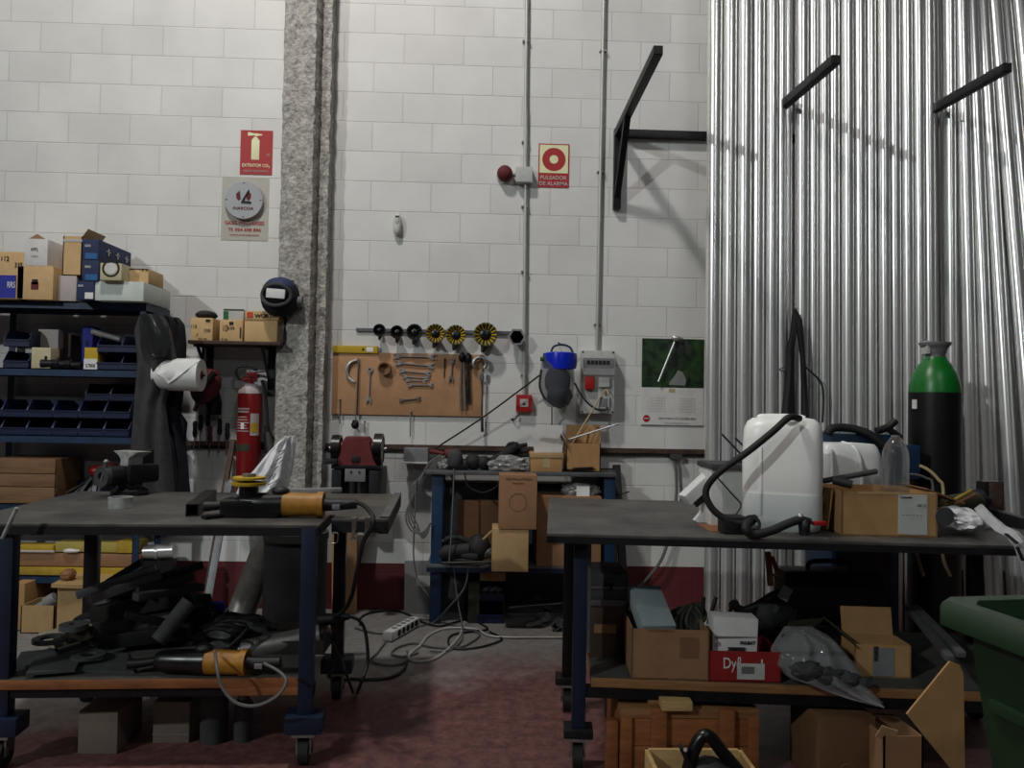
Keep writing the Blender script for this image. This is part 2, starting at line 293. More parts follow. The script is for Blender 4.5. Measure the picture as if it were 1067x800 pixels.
def carton(x0, x1, y0, z, Y, d, label, mt='card', group=None, name='cardboard_box', rz=0, flaps='', tape=None, open_=False, texts=(), patches=(), fa=.5, cat='box', h=None):
    # front face between pixels x0..x1 on the plane y = Y, top at pixel y0, standing on level z, reaching d back
    a = at(x0, y0, Y); b = at(x1, y0, Y); w_ = b.x-a.x; h = h or (a.z+b.z)/2-z
    t = T(name, label, cat, ((a.x+b.x)/2, Y+d/2, z), rz, group)
    m = M()
    if open_:
        k = .006
        m.b2((-w_/2, -d/2, 0), (w_/2, d/2, k)); m.b2((-w_/2, -d/2, 0), (w_/2, -d/2+k, h)); m.b2((-w_/2, d/2-k, 0), (w_/2, d/2, h)); m.b2((-w_/2, -d/2, 0), (-w_/2+k, d/2, h)); m.b2((w_/2-k, -d/2, 0), (w_/2, d/2, h))
    else: m.b2((-w_/2, -d/2, 0), (w_/2, d/2, h), .004)
    P('box_body', m, mt, t, True)
    fl = min(w_, d)*.5
    for c in flaps:                                  # upper case: a flap standing up, lower case: folded outwards
        m = M(); up = c.isupper(); an = fa if up else 2.2
        if c in 'fF': m.box((0, -d/2-math.sin(an)*fl/2, h+math.cos(an)*fl/2), (w_, .004, fl), (an, 0, 0))
        if c in 'bB': m.box((0, d/2+math.sin(an)*fl/2, h+math.cos(an)*fl/2), (w_, .004, fl), (-an, 0, 0))
        if c in 'lL': m.box((-w_/2-math.sin(an)*fl/2, 0, h+math.cos(an)*fl/2), (.004, d, fl), (0, -an, 0))
        if c in 'rR': m.box((w_/2+math.sin(an)*fl/2, 0, h+math.cos(an)*fl/2), (.004, d, fl), (0, an, 0))
        P('flap', m, mt, t, True)
    if tape: m = M(); m.b2((-w_*.11, -d/2-.0012, h*tape), (w_*.11, -d/2+.001, h)); m.b2((-w_*.11, -d/2, h-.001), (w_*.11, d/2, h+.0012)); P('tape', m, 'tape', t, True)
    for (nm, u0, u1, v0, v1, mm) in patches: m = M(); m.b2((-w_/2+w_*u0, -d/2-.0022, h*v0), (-w_/2+w_*u1, -d/2+.001, h*v1)); P(nm, m, mm, t, True)
    for (s_, u, v, ww, hh, mm) in texts: txt(s_, (-w_/2+w_*u, -d/2-.003, h*v), w_*ww, h*hh, mm, t, True)
    return t
def cable(pts, r, mt, label, name='cable', cat='cable', group=None, n=6): return W(name, M().tube(pts, r, n), mt, label, cat, group)
def wl(x, y, off=0.): return at(x, y, WY-off)
WY = 5.25
# ================================================================== the setting
S('floor', M().b2((-9.2, -14.2, -.1), (9.2, 5.45, 0)), 'floorpaint')
S('wall_left', M().b2((-9.2, -14, 0), (-9, 5.45, 7.2)), 'hallwall'); S('wall_right', M().b2((9, -14, 0), (9.2, 5.45, 7.2)), 'hallwall'); S('wall_front', M().b2((-9, -14.2, 0), (9, -14, 7.2)), 'hallwall'); S('ceiling', M().b2((-9.2, -14.2, 7.2), (9.2, 5.45, 7.3)), 'hallroof')
S('wall_back', M().b2((-9, WY, 0), (9, WY+.2, 7.2)), 'wallblocks')
def column():
    x0, xm, x1 = wl(300, 200).x, wl(334, 200).x, wl(346, 200).x; m = M(); N = 260; cols = []
    prof = [(x0, WY+.02)]+[(x0, WY-.02*i) for i in range(10)]+[(x0+.01+(xm-x0-.02)*i/11, WY-.2) for i in range(12)]+[(xm, WY-.17), (xm+.012, WY-.10)]+[(xm+.02+(x1-xm-.02)*i/4, WY-.12) for i in range(5)]+[(x1, WY-.03*i) for i in range(3, -2, -1)]
    for j in range(N+1):
        z = -.01+j/N*7.0; ring = []
        for i, (x, y) in enumerate(prof):
            p = V((x, y, z)); d = noise.noise(p*26)*.010+noise.noise(p*70)*.007; e = noise.noise(p*26+V((9, 4, 2)))*.009
            ring.append(m.bm.verts.new((x+e*(1 if y < WY else 0), y+d, z)))
        cols.append(ring)
    for j in range(N):
        for i in range(len(prof)-1): m.bm.faces.new((cols[j][i], cols[j][i+1], cols[j+1][i+1], cols[j+1][i]))
    return m
S('trim_1', column(), 'concrete_spray', 'column sprayed with rough grey coating')

# ================================================================== galvanised tubes and their wall rack
RZ = 3.2
def rack_arms():
    t = T('tube_rack', 'dark steel square tube wall rack with three arms, holding the metal tubes apart', 'rack', (wl(643, 140).x, WY, 2.7))
    xl = wl(643, 140).x; a = .05
    P('rail', M().bar((xl-.02, WY-.03, RZ), (3.6, WY-.03, RZ), a, a, .004), 'darksteel', t)
    P('post', M().bar((xl, WY-.03, 2.69), (xl, WY-.03, RZ+.03), a, a, .004), 'darksteel', t)
    roots = [(None, (686, 52)), ((822, 104), (871, 62)), ((977, 116), (1050, 70))]
    for i, (em, tip) in enumerate(roots):
        e = on(tip[0], tip[1], RZ+.025); xr = e.x if em else xl; zr = RZ+(.085 if em else 0)
        P('arm', M().bar((xr, WY-.03, zr), e, a, a, .004), 'darksteel', t); P('end_cap', M().bar(e, e+(e-V((xr, WY-.03, RZ))).normalized()*.003, a*.86, a*.86), 'ink', t)
        mid = V((xr, WY-.03, RZ)).lerp(e, .30)
        if not i: P('brace', M().bar((xr, WY-.05, 2.78), mid, .04, .04, .004), 'darksteel', t)
        if i: P('post', M().bar((xr, WY-.03, 2.69), (xr, WY-.03, RZ+.03), a, a, .004), 'darksteel', t)
rack_arms()
def tubes():
    # pixel boundaries of the front row, read at the height of the rack (y about 100), with the depth there and at the floor
    groups = [([737, 753, 768, 783, 798, 810, 819], 4.785, 5.00, 'first'), ([829, 843, 853, 863, 876, 889, 902, 914, 926, 939, 951, 962, 975], 4.78, 4.94, 'second'),
              ([985, 997, 1010, 1024, 1038, 1052, 1066, 1080], 4.78, 4.44, 'third')]
    allt = []
    for bs, yt, yb, nm in groups:
        for i in range(len(bs)-1):
            p = at((bs[i]+bs[i+1])/2, 105, yt); r = (bs[i+1]-bs[i])/2*yt/F*.985
            ln = .02 if nm != 'third' else .02+.115*min(1, i/4.5)
            jy = .012*math.sin(i*2.4+len(bs))
            allt.append((p.x, yt+jy, ln, r))
    allt.sort(); zt = 4.9
    for i, (x, yt, ln, r) in enumerate(allt):        # front row, leaning back by ln
        q = V((x, yt+ln*(zt-3.2), zt)); p = V((x, yt-ln*3.2, 0))
        W('metal_tube', M().pipe(p, q, r, r-.004, 22), 'tubesteel', ORD[i]+' galvanised tube from the left end of the front row leaning on the rack', 'tube', 'galvanised tubes leaning on the wall rack')
    for i in range(len(allt)-1):                       # second row, seen in the gaps
        a, b = allt[i], allt[i+1]
        x = (a[0]+b[0])/2; yt = max(a[1], b[1])+.085+(.055 if abs(a[2]-b[2]) > .01 else 0); ln = (a[2]+b[2])/2; r = .036; z2 = zt
        W('metal_tube', M().pipe((x, yt-ln*3.2, 0), (x, yt+ln*(z2-3.2), z2), r, r-.004, 16), 'tubesteel', 'galvanised tube in the back row behind the front row of tubes', 'tube', 'galvanised tubes of the back row')
tubes()
# ================================================================== steel work tables
def castor(t, x, y, par_z, small=False, mt='dkblue', w_=.085):
    c = P('castor', M().b2((x-w_/2, y-.05, .115), (x+w_/2, y+.05, .125)).b2((x-.028, y-.03, .045), (x-.021, y+.03, .115)).b2((x+.021, y-.03, .045), (x+.028, y+.03, .115)), 'steel', t, True)
    P('wheel', M().cyl((x-.018, y, .05), (x+.018, y, .05), .05, n=24).cyl((x-.03, y, .05), (x+.03, y, .05), .01), 'rubber', c, True)
def table_left():
    t = T('work_table', 'long steel work table on castors holding the bench vise and the yellow grinder', 'table', (-1.2, 3.45, 0), .05); h = .9
    P('tabletop', M().b2((-.78, -.47, h-.012), (.553, -.20, h), .002).b2((-.78, -.195, h-.012), (.80, .57, h), .002).b2((.575, -.305, h-.012), (.80, -.19, h), .002), 'tabletop', t, True)
    P('apron', M().b2((-.78, -.47, h-.042), (.55, -.43, h-.012)).b2((.575, -.305, h-.055), (.80, -.265, h-.012)).b2((-.78, .53, h-.042), (.80, .57, h-.012)).b2((.76, -.30, h-.06), (.80, .55, h-.012)).b2((-.78, -.47, h-.042), (-.74, .57, h-.012)).b2((.513, -.44, h-.042), (.553, .55, h-.012)), 'apron', t, True)
    P('raised_strip', M().b2((.765, -.28, h), (.80, .57, h+.006)), 'greysteel', t, True)
    for x, y, mt in ((-.585, -.425, 'dkblue'), (.515, -.445, 'dkblue'), (.545, .215, 'blackgloss'), (-.56, .215, 'blackgloss')):
        P('leg', M().b2((x-.027, y-.027, .125), (x+.027, y+.027, h-.012), .003), mt, t, True)
        P('foot_plate', M().b2((x-.07, y-.05, .125), (x+.07, y+.05, .19), .004), 'dkblue', t, True); castor(t, x, y, 0)
    for y in (-.425, .215): P('cross_bar', M().b2((-.585, y-.02, .255), (.545, y+.02, .290)), 'darksteel', t, True)
    P('shelf_board', M().b2((-.60, -.46, .290), (.49, .30, .325), .003), 'orangewood', t, True)
    P('dusty_top', M().b2((-.597, -.457, .325), (.487, .297, .327)), 'dust', t, True)
    P('batten', M().b2((.22, -.462, .262), (.49, -.42, .29)), 'orangewood', t, True)
    return t
LT = table_left(); LZ = .327
def table_right():
    t = T('work_table', 'wide steel work table on castors holding the white jerrycan', 'table', (1.05, 3.4, 0), -.085); h = .9
    P('tabletop', M().b2((-.775, -.575, h-.012), (1.25, .53, h), .002), 'tabletop', t, True)
    P('apron', M().b2((-.775, -.575, h-.036), (1.25, -.535, h-.012)).b2((-.775, .49, h-.036), (1.25, .53, h-.012)).b2((-.775, -.575, h-.036), (-.735, .53, h-.012)).b2((1.21, -.575, h-.036), (1.25, .53, h-.012)), 'apron', t, True)
    for x, y, mt in ((-.645, -.45, 'dkblue'), (-.675, .11, 'blackgloss'), (1.15, -.42, 'blackgloss'), (1.15, .2, 'blackgloss')):
        P('leg', M().b2((x-.026, y-.026, .155), (x+.026, y+.026, h-.012), .003), mt, t, True)
        P('foot_plate', M().b2((x-.055, y-.05, .125), (x+.055, y+.05, .155), .004), 'darksteel', t, True); castor(t, x, y, 0)
    P('leg_rib', M().b2((-.63, -.35, .4), (-.60, -.32, h-.012)), 'greysteel', t, True)
    for y in (-.45, .11): P('cross_bar', M().b2((-.645, y-.02, .27), (1.15, y+.02, .31)), 'darksteel', t, True)
    P('shelf_board', M().b2((-.60, -.47, .31), (1.12, .30, .345), .003), 'wood', t, True); P('dusty_top', M().b2((-.597, -.467, .345), (1.117, .297, .347)), 'dust', t, True)
    return t
RT = table_right(); RZS = .347; TZ = .9
# ================================================================== blue rack on the left
def rack():
    t = T('shelving_rack', 'blue slotted steel shelving rack full of boxes and picking bins', 'shelf', (-2.8, 5.05, 0)); xl, xr, y0, y1 = -3.6, -2.09, 4.86, 5.22
    for z in (1.945, 1.535, 1.13, .72, .285):
        P('shelf', M().b2((xl, y0, z-.006), (xr, y1, z)).b2((xl, y0, z-.045), (xr, y0+.006, z)).b2((xl, y1-.006, z-.045), (xr, y1, z)).b2((xr-.006, y0, z-.045), (xr, y1, z)), 'rackblue', t)
    for x in (xr-.025, -3.08, xl+.02):
        for y in (y0+.01, y1-.03):
            m = M(); m.b2((x-.02, y, 0), (x+.02, y+.004, 2.0)).b2((x-.02, y, 0), (x-.016, y+.03, 2.0)); P('upright', m, 'rackblue', t)
            m = M()
            for k in range(38): m.cyl((x, y-.0012, .06+k*.05), (x, y+.002, .06+k*.05), .007, n=8)
            P('slot_row', m, 'black', t)
    for y in (y1-.01,): P('cross_brace', M().bar((xl, y, .3), (xr, y, 1.1), .02, .004), 'rackblue', t)
rack()
Z1, Z2, Z3, Z4, Z5 = 1.945, 1.535, 1.13, .72, .285
G1 = 'boxes on top of the rack'
carton(-14, 26, 262, Z1, 4.80, .3, 'brown cardboard box with bright blue printed lower front, leftmost on top of the rack', 'cardt', G1,
       patches=[('printed_panel', .0, .80, .02, .50, 'brightblue')], texts=[('RRS', .68, .3, .2, .13, 'paper'), ('112', .5, .85, .2, .1, 'ink'), ('335', .85, .72, .2, .1, 'ink')], flaps='')
c3 = carton(18, 56, 277, Z1, 4.80, .3, 'brown taped cardboard box under the white box on top of the rack', 'cardt', G1, tape=0., patches=[('label', .40, .60, .30, .52, 'darkred'), ('label', .42, .58, .45, .6, 'ink')])
zt = at(37, 277, 4.8).z
carton(26, 50, 249, zt, 4.80, .36, 'white cardboard box on top of the brown taped box, on the rack', 'whitecard', G1, texts=[('HTL', .45, .62, .3, .1, 'ink'), ('1 0 0 1', .45, .36, .3, .06, 'greyink')], flaps='')
W('flap_piece', M().prism([(0, 0), (.10, .0), (.05, .03)], 0, .004, X.Translation(at(30, 248.5, 4.86))), 'kraft', 'small torn grey cardboard piece on top of the white box', 'cardboard')
carton(61, 80, 287, Z1, 4.84, .3, 'pinkish white carton under the tall open box on top of the rack', 'pinkcard', G1)
zt2 = at(70, 287, 4.84).z
carton(66, 86, 246, zt2, 4.84, .22, 'tall brown cardboard box with open flaps beside the blue boxes on the rack', 'cardt', G1, open_=True, flaps='R', fa=.6, patches=[('tape', 0, 1, .86, .92, 'palegrey')])
b1 = carton(80, 98, 293, Z1, 4.76, .4, 'lowest blue box of the stack of three on the rack', 'bluecard', G1, patches=[('label', .5, .98, .06, .4, 'paper')], texts=[('ooo', .25, .75, .3, .12, 'paper')])
za = at(89, 293, 4.76).z
carton(86, 103, 271, za, 4.76, .4, 'middle blue box of the stack of three on the rack', 'bluecard', G1, patches=[('picture', .2, .95, .06, .34, 'skyblue')], texts=[('ooo', .35, .68, .35, .12, 'paper')])
zb = at(94, 271, 4.76).z
t = carton(86, 103, 249, zb, 4.76, .43, 'top blue box of the stack of three on the rack', 'bluecard', G1, patches=[('picture', .2, .95, .06, .34, 'skyblue')], texts=[('ooo', .35, .68, .35, .12, 'paper')])
for k in range(3):                                    # printed marks down its long side
    m = M(); m.b2((.051, -.12+k*.12, .07), (.0535, -.07+k*.12, .075)).b2((.051, -.10+k*.12, .05), (.0535, -.09+k*.12, .09)); P('printed_mark', m, 'palegrey', t, True)
carton(99, 150, 293, Z1, 4.77, .40, 'long flat white box at the right end of the rack top', 'greencard', G1)
zc = at(120, 293, 4.77).z
t = carton(104.5, 127, 274, zc, 4.73, .16, 'small beige box with a printed ring, on the flat white box', 'beige', G1)
m = M(); m.pipe((0, -.081, .07), (0, -.079, .07), .052, .040, 28); P('printed_ring', m, 'ink', t, True)
m = M(); m.cyl((0, -.0815, .07), (0, -.079, .07), .034, n=24); P('printed_disc', m, 'whitecard', t, True)
carton(135, 155, 280, zc, 4.83, .22, 'small brown box with dark seam, right of the ring box', 'cardt', G1, texts=[('o o', .8, .9, .3, .08, 'ink')], patches=[('tape', 0, 1, .95, 1, 'ink')])
# picking bins
def picking_bin(bw=.152, bh=.105, bd=.24):
    t = T('picking_bin', '', 'bin'); k = .004
    m = M(); m.b2((-bw/2, -bd/2, 0), (bw/2, bd/2, k)); m.b2((-bw/2, bd/2-k, 0), (bw/2, bd/2, bh)); m.b2((-bw/2, -bd/2, 0), (bw/2, -bd/2+k, bh*.42))
    P('tray', m, 'binblue', t, True)
    for s in (-1, 1):
        x = s*(bw/2-k/2); mm = M(); pr = [(-bd/2, 0), (bd/2, 0), (bd/2, bh), (-bd/2+.05, bh), (-bd/2, bh*.42)]
        mm.prism(pr, -k/2, k/2, X.Translation((x, 0, 0)) @ X.Rotation(PI/2, 4, 'Z')); P('side_wall', mm, 'binblue', t, True)
    P('lip', M().b2((-bw/2, -bd/2-.006, bh*.42-.008), (bw/2, -bd/2+k, bh*.42)), 'binblue', t, True)
    return t
bin0 = picking_bin(); used = [0]
def put_bin(x, y, z, label, group):
    if not used[0]: used[0] = 1; bin0.location = (x, y, z); bin0['label'] = label; bin0['group'] = group; return bin0
    return dup(bin0, (x, y, z), label, None, group)
xs = [at(p, 435, 4.88).x for p in (-12, 14.5, 41, 68, 95, 121.5)]
for r, nm in ((0, 'lower'), (1, 'upper')):
    for i, x in enumerate(xs):
        put_bin(x, 5.0, Z3+r*.107, 'blue picking bin, %s from the left in the %s row on the middle rack shelf' % (ORD[i], nm), 'bins on the middle rack shelf')
for i, x in enumerate(xs[4:]): put_bin(x, 5.07, Z3+.214, 'blue picking bin, %s of the two topmost bins on the middle rack shelf' % ('left' if i == 0 else 'right'), 'bins on the middle rack shelf')
for i, px in enumerate((114, 139)):
    for r, nm in ((0, 'lower'), (1, 'upper')):
        put_bin(at(px, 375, 4.88).x, 5.0, Z2+r*.107, 'blue picking bin, %s %s of the four right of the yellow box' % (nm, 'left' if i == 0 else 'right'), 'bins right of the yellow box')
for r, nm in ((0, 'lower'), (1, 'upper')):
    put_bin(at(17, 360, 4.88).x, 5.0, Z2+r*.13, 'blue picking bin, %s of the two left of the beige box on the rack' % nm, 'bins left of the beige box')
G2 = 'small boxes on the second rack shelf'
carton(33, 53, 362, Z2, 4.88, .1, 'small beige box standing on the second rack shelf', 'beige', G2)
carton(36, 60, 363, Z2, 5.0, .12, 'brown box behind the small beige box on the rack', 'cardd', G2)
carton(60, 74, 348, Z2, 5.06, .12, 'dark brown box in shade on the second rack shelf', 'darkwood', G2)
carton(40, 61, 343, at(48, 363, 5.).z, 5.0, .1, 'pinkish box lying on the brown box on the rack', 'pinkcard', G2)
carton(88, 102, 362, Z2, 4.88, .1, 'small box with yellow top half and white lower half, on the rack', 'yellow', G2, patches=[('label', 0, 1, 0, .48, 'paper')], texts=[('57808', .5, .17, .7, .16, 'ink')])
carton(86, 97, 340, Z2, 5.05, .1, 'small tall blue box with a dark spot behind the yellow and white box', 'brightblue', G2, patches=[('spot', .38, .55, .55, .68, 'ink')])
def fitting(px, py, Y, z, s, label, mt='steel', cat='fitting', nm='pipe_fitting', grp=None):
    p = at(px, py, Y); m = M(); m.cyl((p.x-.05*s, Y, z+.03*s), (p.x+.04*s, Y+.01, z+.03*s), .028*s, n=14).cyl((p.x+.02*s, Y, z+.03*s), (p.x+.06*s, Y, z+.03*s), .030*s, n=6).cyl((p.x-.02*s, Y, z+.03*s), (p.x-.02*s, Y, z+.075*s), .014*s, n=10)
    return W(nm, m, mt, label, cat, grp)
for i, (px, s) in enumerate(((52, 1.0), (65, .9), (77, .75))): fitting(px, 380, 4.89, Z2, s, ORD[i]+' dark pipe fitting from the left, between the beige and yellow boxes', 'darksteel', grp='dark pipe fittings on the rack')
p = at(110, 352, 4.93); W('cardboard_tube', M().cyl((p.x-.08, 4.92, Z2+.235), (p.x+.08, 4.95, Z2+.19), .018, n=14), 'alu', 'silver tube lying across the upper left bin near the yellow box', 'tube')
# on the lower shelves
def crate():
    a, b = at(-10, 500, 4.84), at(57, 500, 4.84); zt_ = at(30, 478, 4.84).z; t = T('wooden_box', 'closed wooden box of pale planks on the low rack shelf', 'box', ((a.x+b.x)/2, 5.0, Z4)); x0, x1 = a.x, b.x; hh = zt_-Z4
    for k, (u, v, mm) in enumerate(((0, .36, 'cratewood'), (.375, .66, 'cratewood'), (.675, 1, 'cratewood'))): P('plank', M().b2((x0, 4.84, Z4+hh*u), (x1, 4.86, Z4+hh*v), .003), mm, t)
    P('box_body', M().b2((x0, 4.862, Z4), (x1, 5.14, zt_), .003), 'cratewood', t)
crate()
p = at(82, 500, 4.9)
t = dup(bin0, (p.x, 4.98, Z4), 'wide blue bin of metal scraps beside the wooden box', 0, None); t.scale = (1.75, 1, 1.1); t.name = 'picking_bin'
del t['group']
for i in range(5):
    q = V((p.x-.09+i*.042, 4.93+.02*(i % 2), Z4+.055)); W('scrap_strip', M().bar(q, q+V((.09-.03*i, .08, .07+.01*(i % 3))), .022, .004), 'greysteel', ORD[i]+' flat metal scrap from the left in the wide blue bin', 'scrap', 'scraps in the wide blue bin')
W('plastic_lump', M().blob((p.x+.06, 5.02, Z4+.185), (.055, .05, .035), 3, .15), 'redplastic', 'small red plastic lump on the scraps in the wide blue bin', 'part')
W('plastic_lump', M().blob((p.x+.15, 4.98, Z4+.20), (.05, .04, .045), 5, .2), 'darkred', 'dark red plastic lump behind the vise, right of the blue bin', 'part')
def longbox(x0, x1, y0, y1, Y, d, z, label, mt, cat='box', nm='long_box', rz=0):
    a, b = at(x0, y0, Y), at(x1, y0, Y); h = at((x0+x1)/2, y0, Y).z-at((x0+x1)/2, y1, Y).z; return W(nm, M().b2((a.x, Y, z), (b.x, Y+d, z+h), .003), mt, label, cat, 'long packages on the lowest rack shelf')
longbox(-20, 130, 585, 593, 4.87, .12, Z5, 'flat yellow package at the bottom on the lowest rack shelf', 'packyellow')
longbox(-20, 147, 571, 584, 4.885, .16, Z5+.052, 'long brown cardboard box between the yellow packages on the lowest rack shelf', 'cardr')
longbox(-20, 56, 557, 564, 4.89, .1, Z5+.135, 'left yellow package on top of the long brown box, lowest rack shelf', 'packyellow'); longbox(58, 122, 557, 567, 4.9, .1, Z5+.135, 'middle pale yellow package on top of the long brown box, lowest rack shelf', 'lime')
longbox(122, 146, 556, 568, 4.89, .12, Z5+.135, 'right bright yellow package with small print on top of the long brown box', 'packyellow')
p = at(75, 569, 4.88); W('foil_pouch', M().blob((p.x, 4.875, Z5+.148), (.05, .018, .012), 2, .25), 'paper', 'crumpled silvery label strip on the long brown box', 'label')
W('metal_rod', M().cyl((at(0, 565, 4.86).x-.1, 4.872, Z5+.142), (at(56, 565, 4.86).x, 4.872, Z5+.142), .008), 'pinkcard', 'thin pale rod lying on the long brown box', 'rod')
p = at(168, 575, 4.95); W('duct_roll', M().cyl((p.x-.09, 4.93, .42), (p.x+.09, 4.93, .43), .045, n=24).cyl((p.x-.02, 4.93, .42), (p.x+.0, 4.93, .42), .048, n=24), 'alu', 'shiny metal foil duct stub at the right end of the lowest rack shelf', 'duct')
W('metal_stand', M().b2((p.x-.09, 4.89, 0), (p.x+.09, 4.97, .374)), 'darksteel', 'dark steel block under the foil duct stub beside the rack', 'block')
carton(59, 92, 612, 0, 4.6, .3, 'open cardboard box with wooden block on top, on the floor below the rack', 'cardp', None, open_=True, flaps='')
p = at(78, 610, 4.62); W('wood_offcut', M().box((p.x, 4.75, at(78, 612, 4.6).z+.012), (.24, .36, .02), (0, .05, .1)), 'palewood', 'pale board lying across the open box below the rack', 'board')
W('wood_offcut', M().blob((p.x-.07, 4.68, at(78, 612, 4.6).z+.055), (.04, .05, .035), 4, .2), 'wood', 'round wooden block on the board below the rack', 'block')
carton(22, 57, 631, 0, 4.65, .2, 'low pale cardboard tray holding a grey tool, on the floor below the rack', 'cardp', None, open_=True)
p = at(42, 622, 4.72); W('spray_tool', M().cyl((p.x-.07, 4.72, .085), (p.x+.03, 4.75, .15), .032, .028).cyl((p.x+.02, 4.75, .145), (p.x+.07, 4.76, .175), .04, n=16).cyl((p.x-.1, 4.72, .06), (p.x-.06, 4.72, .09), .018), 'grey', 'grey cylindrical hand tool in the low cardboard tray', 'tool')
carton(12, 26, 608, 0, 4.75, .25, 'narrow upright cardboard box behind the left table leg', 'card')
# ------------------------------------------------------------------ things hung on the rack's end
W('dark_bag', drape([(329, 146, 160), (345, 140, 178), (375, 143, 184), (420, 140, 172), (470, 136, 178), (512, 133, 182)], 4.82, .06, 2.2, .016, 1, ny=34), 'overall', 'long grey work overall hanging from the right end of the rack', 'overall')
W('plastic_sleeve', drape([(327, 146, 168), (340, 145, 176), (360, 149, 178), (372, 158, 172)], 4.74, .012, 2, .006, 2, nx=14, ny=14), 'smoke', 'clear grey plastic sleeve hanging over the grey work overall', 'sleeve')
W('work_jacket', drape([(331, 172, 186), (338, 170, 192), (360, 170, 194), (400, 172, 192), (430, 168, 188), (470, 166, 194), (515, 164, 198)], 5.0, .06, 3, .02, 4, ny=34), 'jacket', 'dark jacket hanging behind the paper roll and the overall', 'jacket')
W('work_trousers', drape([(424, 172, 184), (440, 172, 195), (460, 174, 193), (515, 176, 198)], 4.92, .05, 2, .018, 6), 'navy', 'dark navy trousers hanging below the paper roll', 'trousers')
def paper_roll():
    a, b = at(164, 390, 4.84), at(210, 391, 4.84); r = 16.5*4.84/F; t = T('paper_roll', 'big white paper roll mounted on the rack end beside the red cap', 'paper roll', ((a.x+b.x)/2, 4.84, a.z-r)); z = a.z
    P('paper', M().pipe((a.x, 4.84, z), (b.x, 4.84, z), r, .02, 40), 'paper', t)
    m = M(); n = 12                                    # torn loose sheet on the front
    pts = [(.16, 1.9), (.95, 1.75), (.99, 1.2), (.8, .6), (.55, .05), (.38, -.25), (.3, .1), (.14, .35), (.2, 1.0)]
    v = [m.bm.verts.new((a.x+(b.x-a.x)*u, 4.84-math.cos(an-.35)*(r+.003+.006*(u > .3)), z+math.sin(an-.35)*(r+.003))) for u, an in pts]
    c_ = m.bm.verts.new((a.x+(b.x-a.x)*.55, 4.84-math.cos(.6)*(r+.012), z+math.sin(.6)*(r+.01)))
    for i in range(len(v)): m.bm.faces.new((c_, v[i], v[(i+1) % len(v)]))
    P('torn_sheet', m, 'whiteplastic', t)
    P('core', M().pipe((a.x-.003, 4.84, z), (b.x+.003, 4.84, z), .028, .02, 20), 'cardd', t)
    P('holder_rod', M().tube([(b.x+.02, 4.84, z), (a.x-.06, 4.84, z), (a.x-.07, 4.9, z), (-2.1, 4.9, z)], .008, 8, False), 'darksteel', t)
paper_roll()
def red_cap():
    p = at(215, 402, 5.05); t = T('cap', 'red cap with a black band hanging under the wall shelf', 'cap', (p.x, 5.05, p.z-.1))
    P('crown', M().blob((p.x, 5.05, p.z), (.085, .075, .12), 2, .12, rot=(0, .5, 0)), 'darkred', t)
    m = M(); m.tube([at(224, 388, 4.965), at(213, 402, 4.955), at(203, 428, 4.97)], .022, 10, rr=.014); P('band', m, 'black', t)
    P('strap', M().tube([at(212, 392, 5.05), at(211, 375, 5.1), at(212, 362, 5.15)], .008), 'darksteel', t)
red_cap()
W('work_glove', drape([(408, 214, 228), (420, 214, 231), (432, 216, 230)], 5.16, .03, 2, .01, 9, nx=12, ny=12), 'black', 'black cloth hanging against the wall below the red cap', 'cloth')
# ================================================================== wall shelf
SZ = at(245, 355.5, 5.0).z
def wall_shelf():
    a, b = at(196, 355, 4.98), at(293, 355, 4.98); t = T('bracket_shelf', 'dark brown wall shelf on two steel brackets above the fire extinguisher', 'shelf', ((a.x+b.x)/2, 5.1, SZ-.02))
    P('board', M().b2((a.x, 4.97, SZ-.022), (b.x, WY, SZ), .003), 'darkwood', t)
    for px, ln in ((216, .29), (281, .34)):
        x = at(px, 380, 5.2).x; m = M(); m.bar((x, WY-.006, SZ-.02), (x, WY-.006, SZ-ln), .045, .012).bar((x, 5.0, SZ-.03), (x, WY, SZ-.03), .04, .015)
        m.bar((x, 5.02, SZ-.035), (x, WY-.01, SZ-ln+.05), .012, .02); P('bracket', m, 'black', t)
wall_shelf()
G3 = 'boxes on the wall shelf'
ct = [('335', .75, .45, .28, .12, 'ink'), ('112', .16, .62, .24, .13, 'ink'), ('I', .78, .88, .2, .1, 'ink'), ('/', .3, .25, .08, .12, 'ink'), ('TS 44', .55, .08, .4, .06, 'ink')]
t = carton(199, 222, 331, SZ, 5.0, .19, 'cardboard box with black printed figures and open top, leftmost on the wall shelf', 'cardt', G3, texts=ct)
W('dark_contents', M().blob((t.location.x, 5.08, SZ+.168), (.066, .08, .03), 1, .1), 'blackcard', 'dark rounded lump as contents of the leftmost box on the wall shelf', 'bundle')  # dark lump stands for what fills the box's open top
t = carton(229, 253, 333, SZ, 5.0, .19, 'cardboard box with black printed figures, middle of the wall shelf', 'cardt', G3, texts=[('113', .25, .6, .18, .3, 'ink'), ('335', .5, .62, .3, .12, 'ink'), ('I', .92, .4, .06, .5, 'ink'), ('TS', .2, .08, .3, .06, 'ink')], patches=[('spot', .42, .60, .75, .9, 'ink')])
carton(233, 254, 322, SZ+t.children[0].dimensions.z*0+at(241, 333, 5.).z-SZ, 5.03, .14, 'green and white packet on the middle box of the wall shelf', 'palegrey', G3, patches=[('end_panel', 0, .25, 0, .8, 'green'), ('edge', 0, 1, .88, 1, 'olive')], name='packet')
t = carton(255, 289, 332, SZ, 4.99, .22, 'brown cardboard box with lettered lid, rightmost on the wall shelf', 'cardt', G3)
a, b = at(255, 328, 4.98), at(290, 328, 4.98); m = M(); zt = at(272, 324, 4.98).z; zl = at(272, 333, 4.98).z; m.b2((a.x, 4.984, zl), (b.x, 5.216, zt), .003); P('lid', m, 'cardt', t)
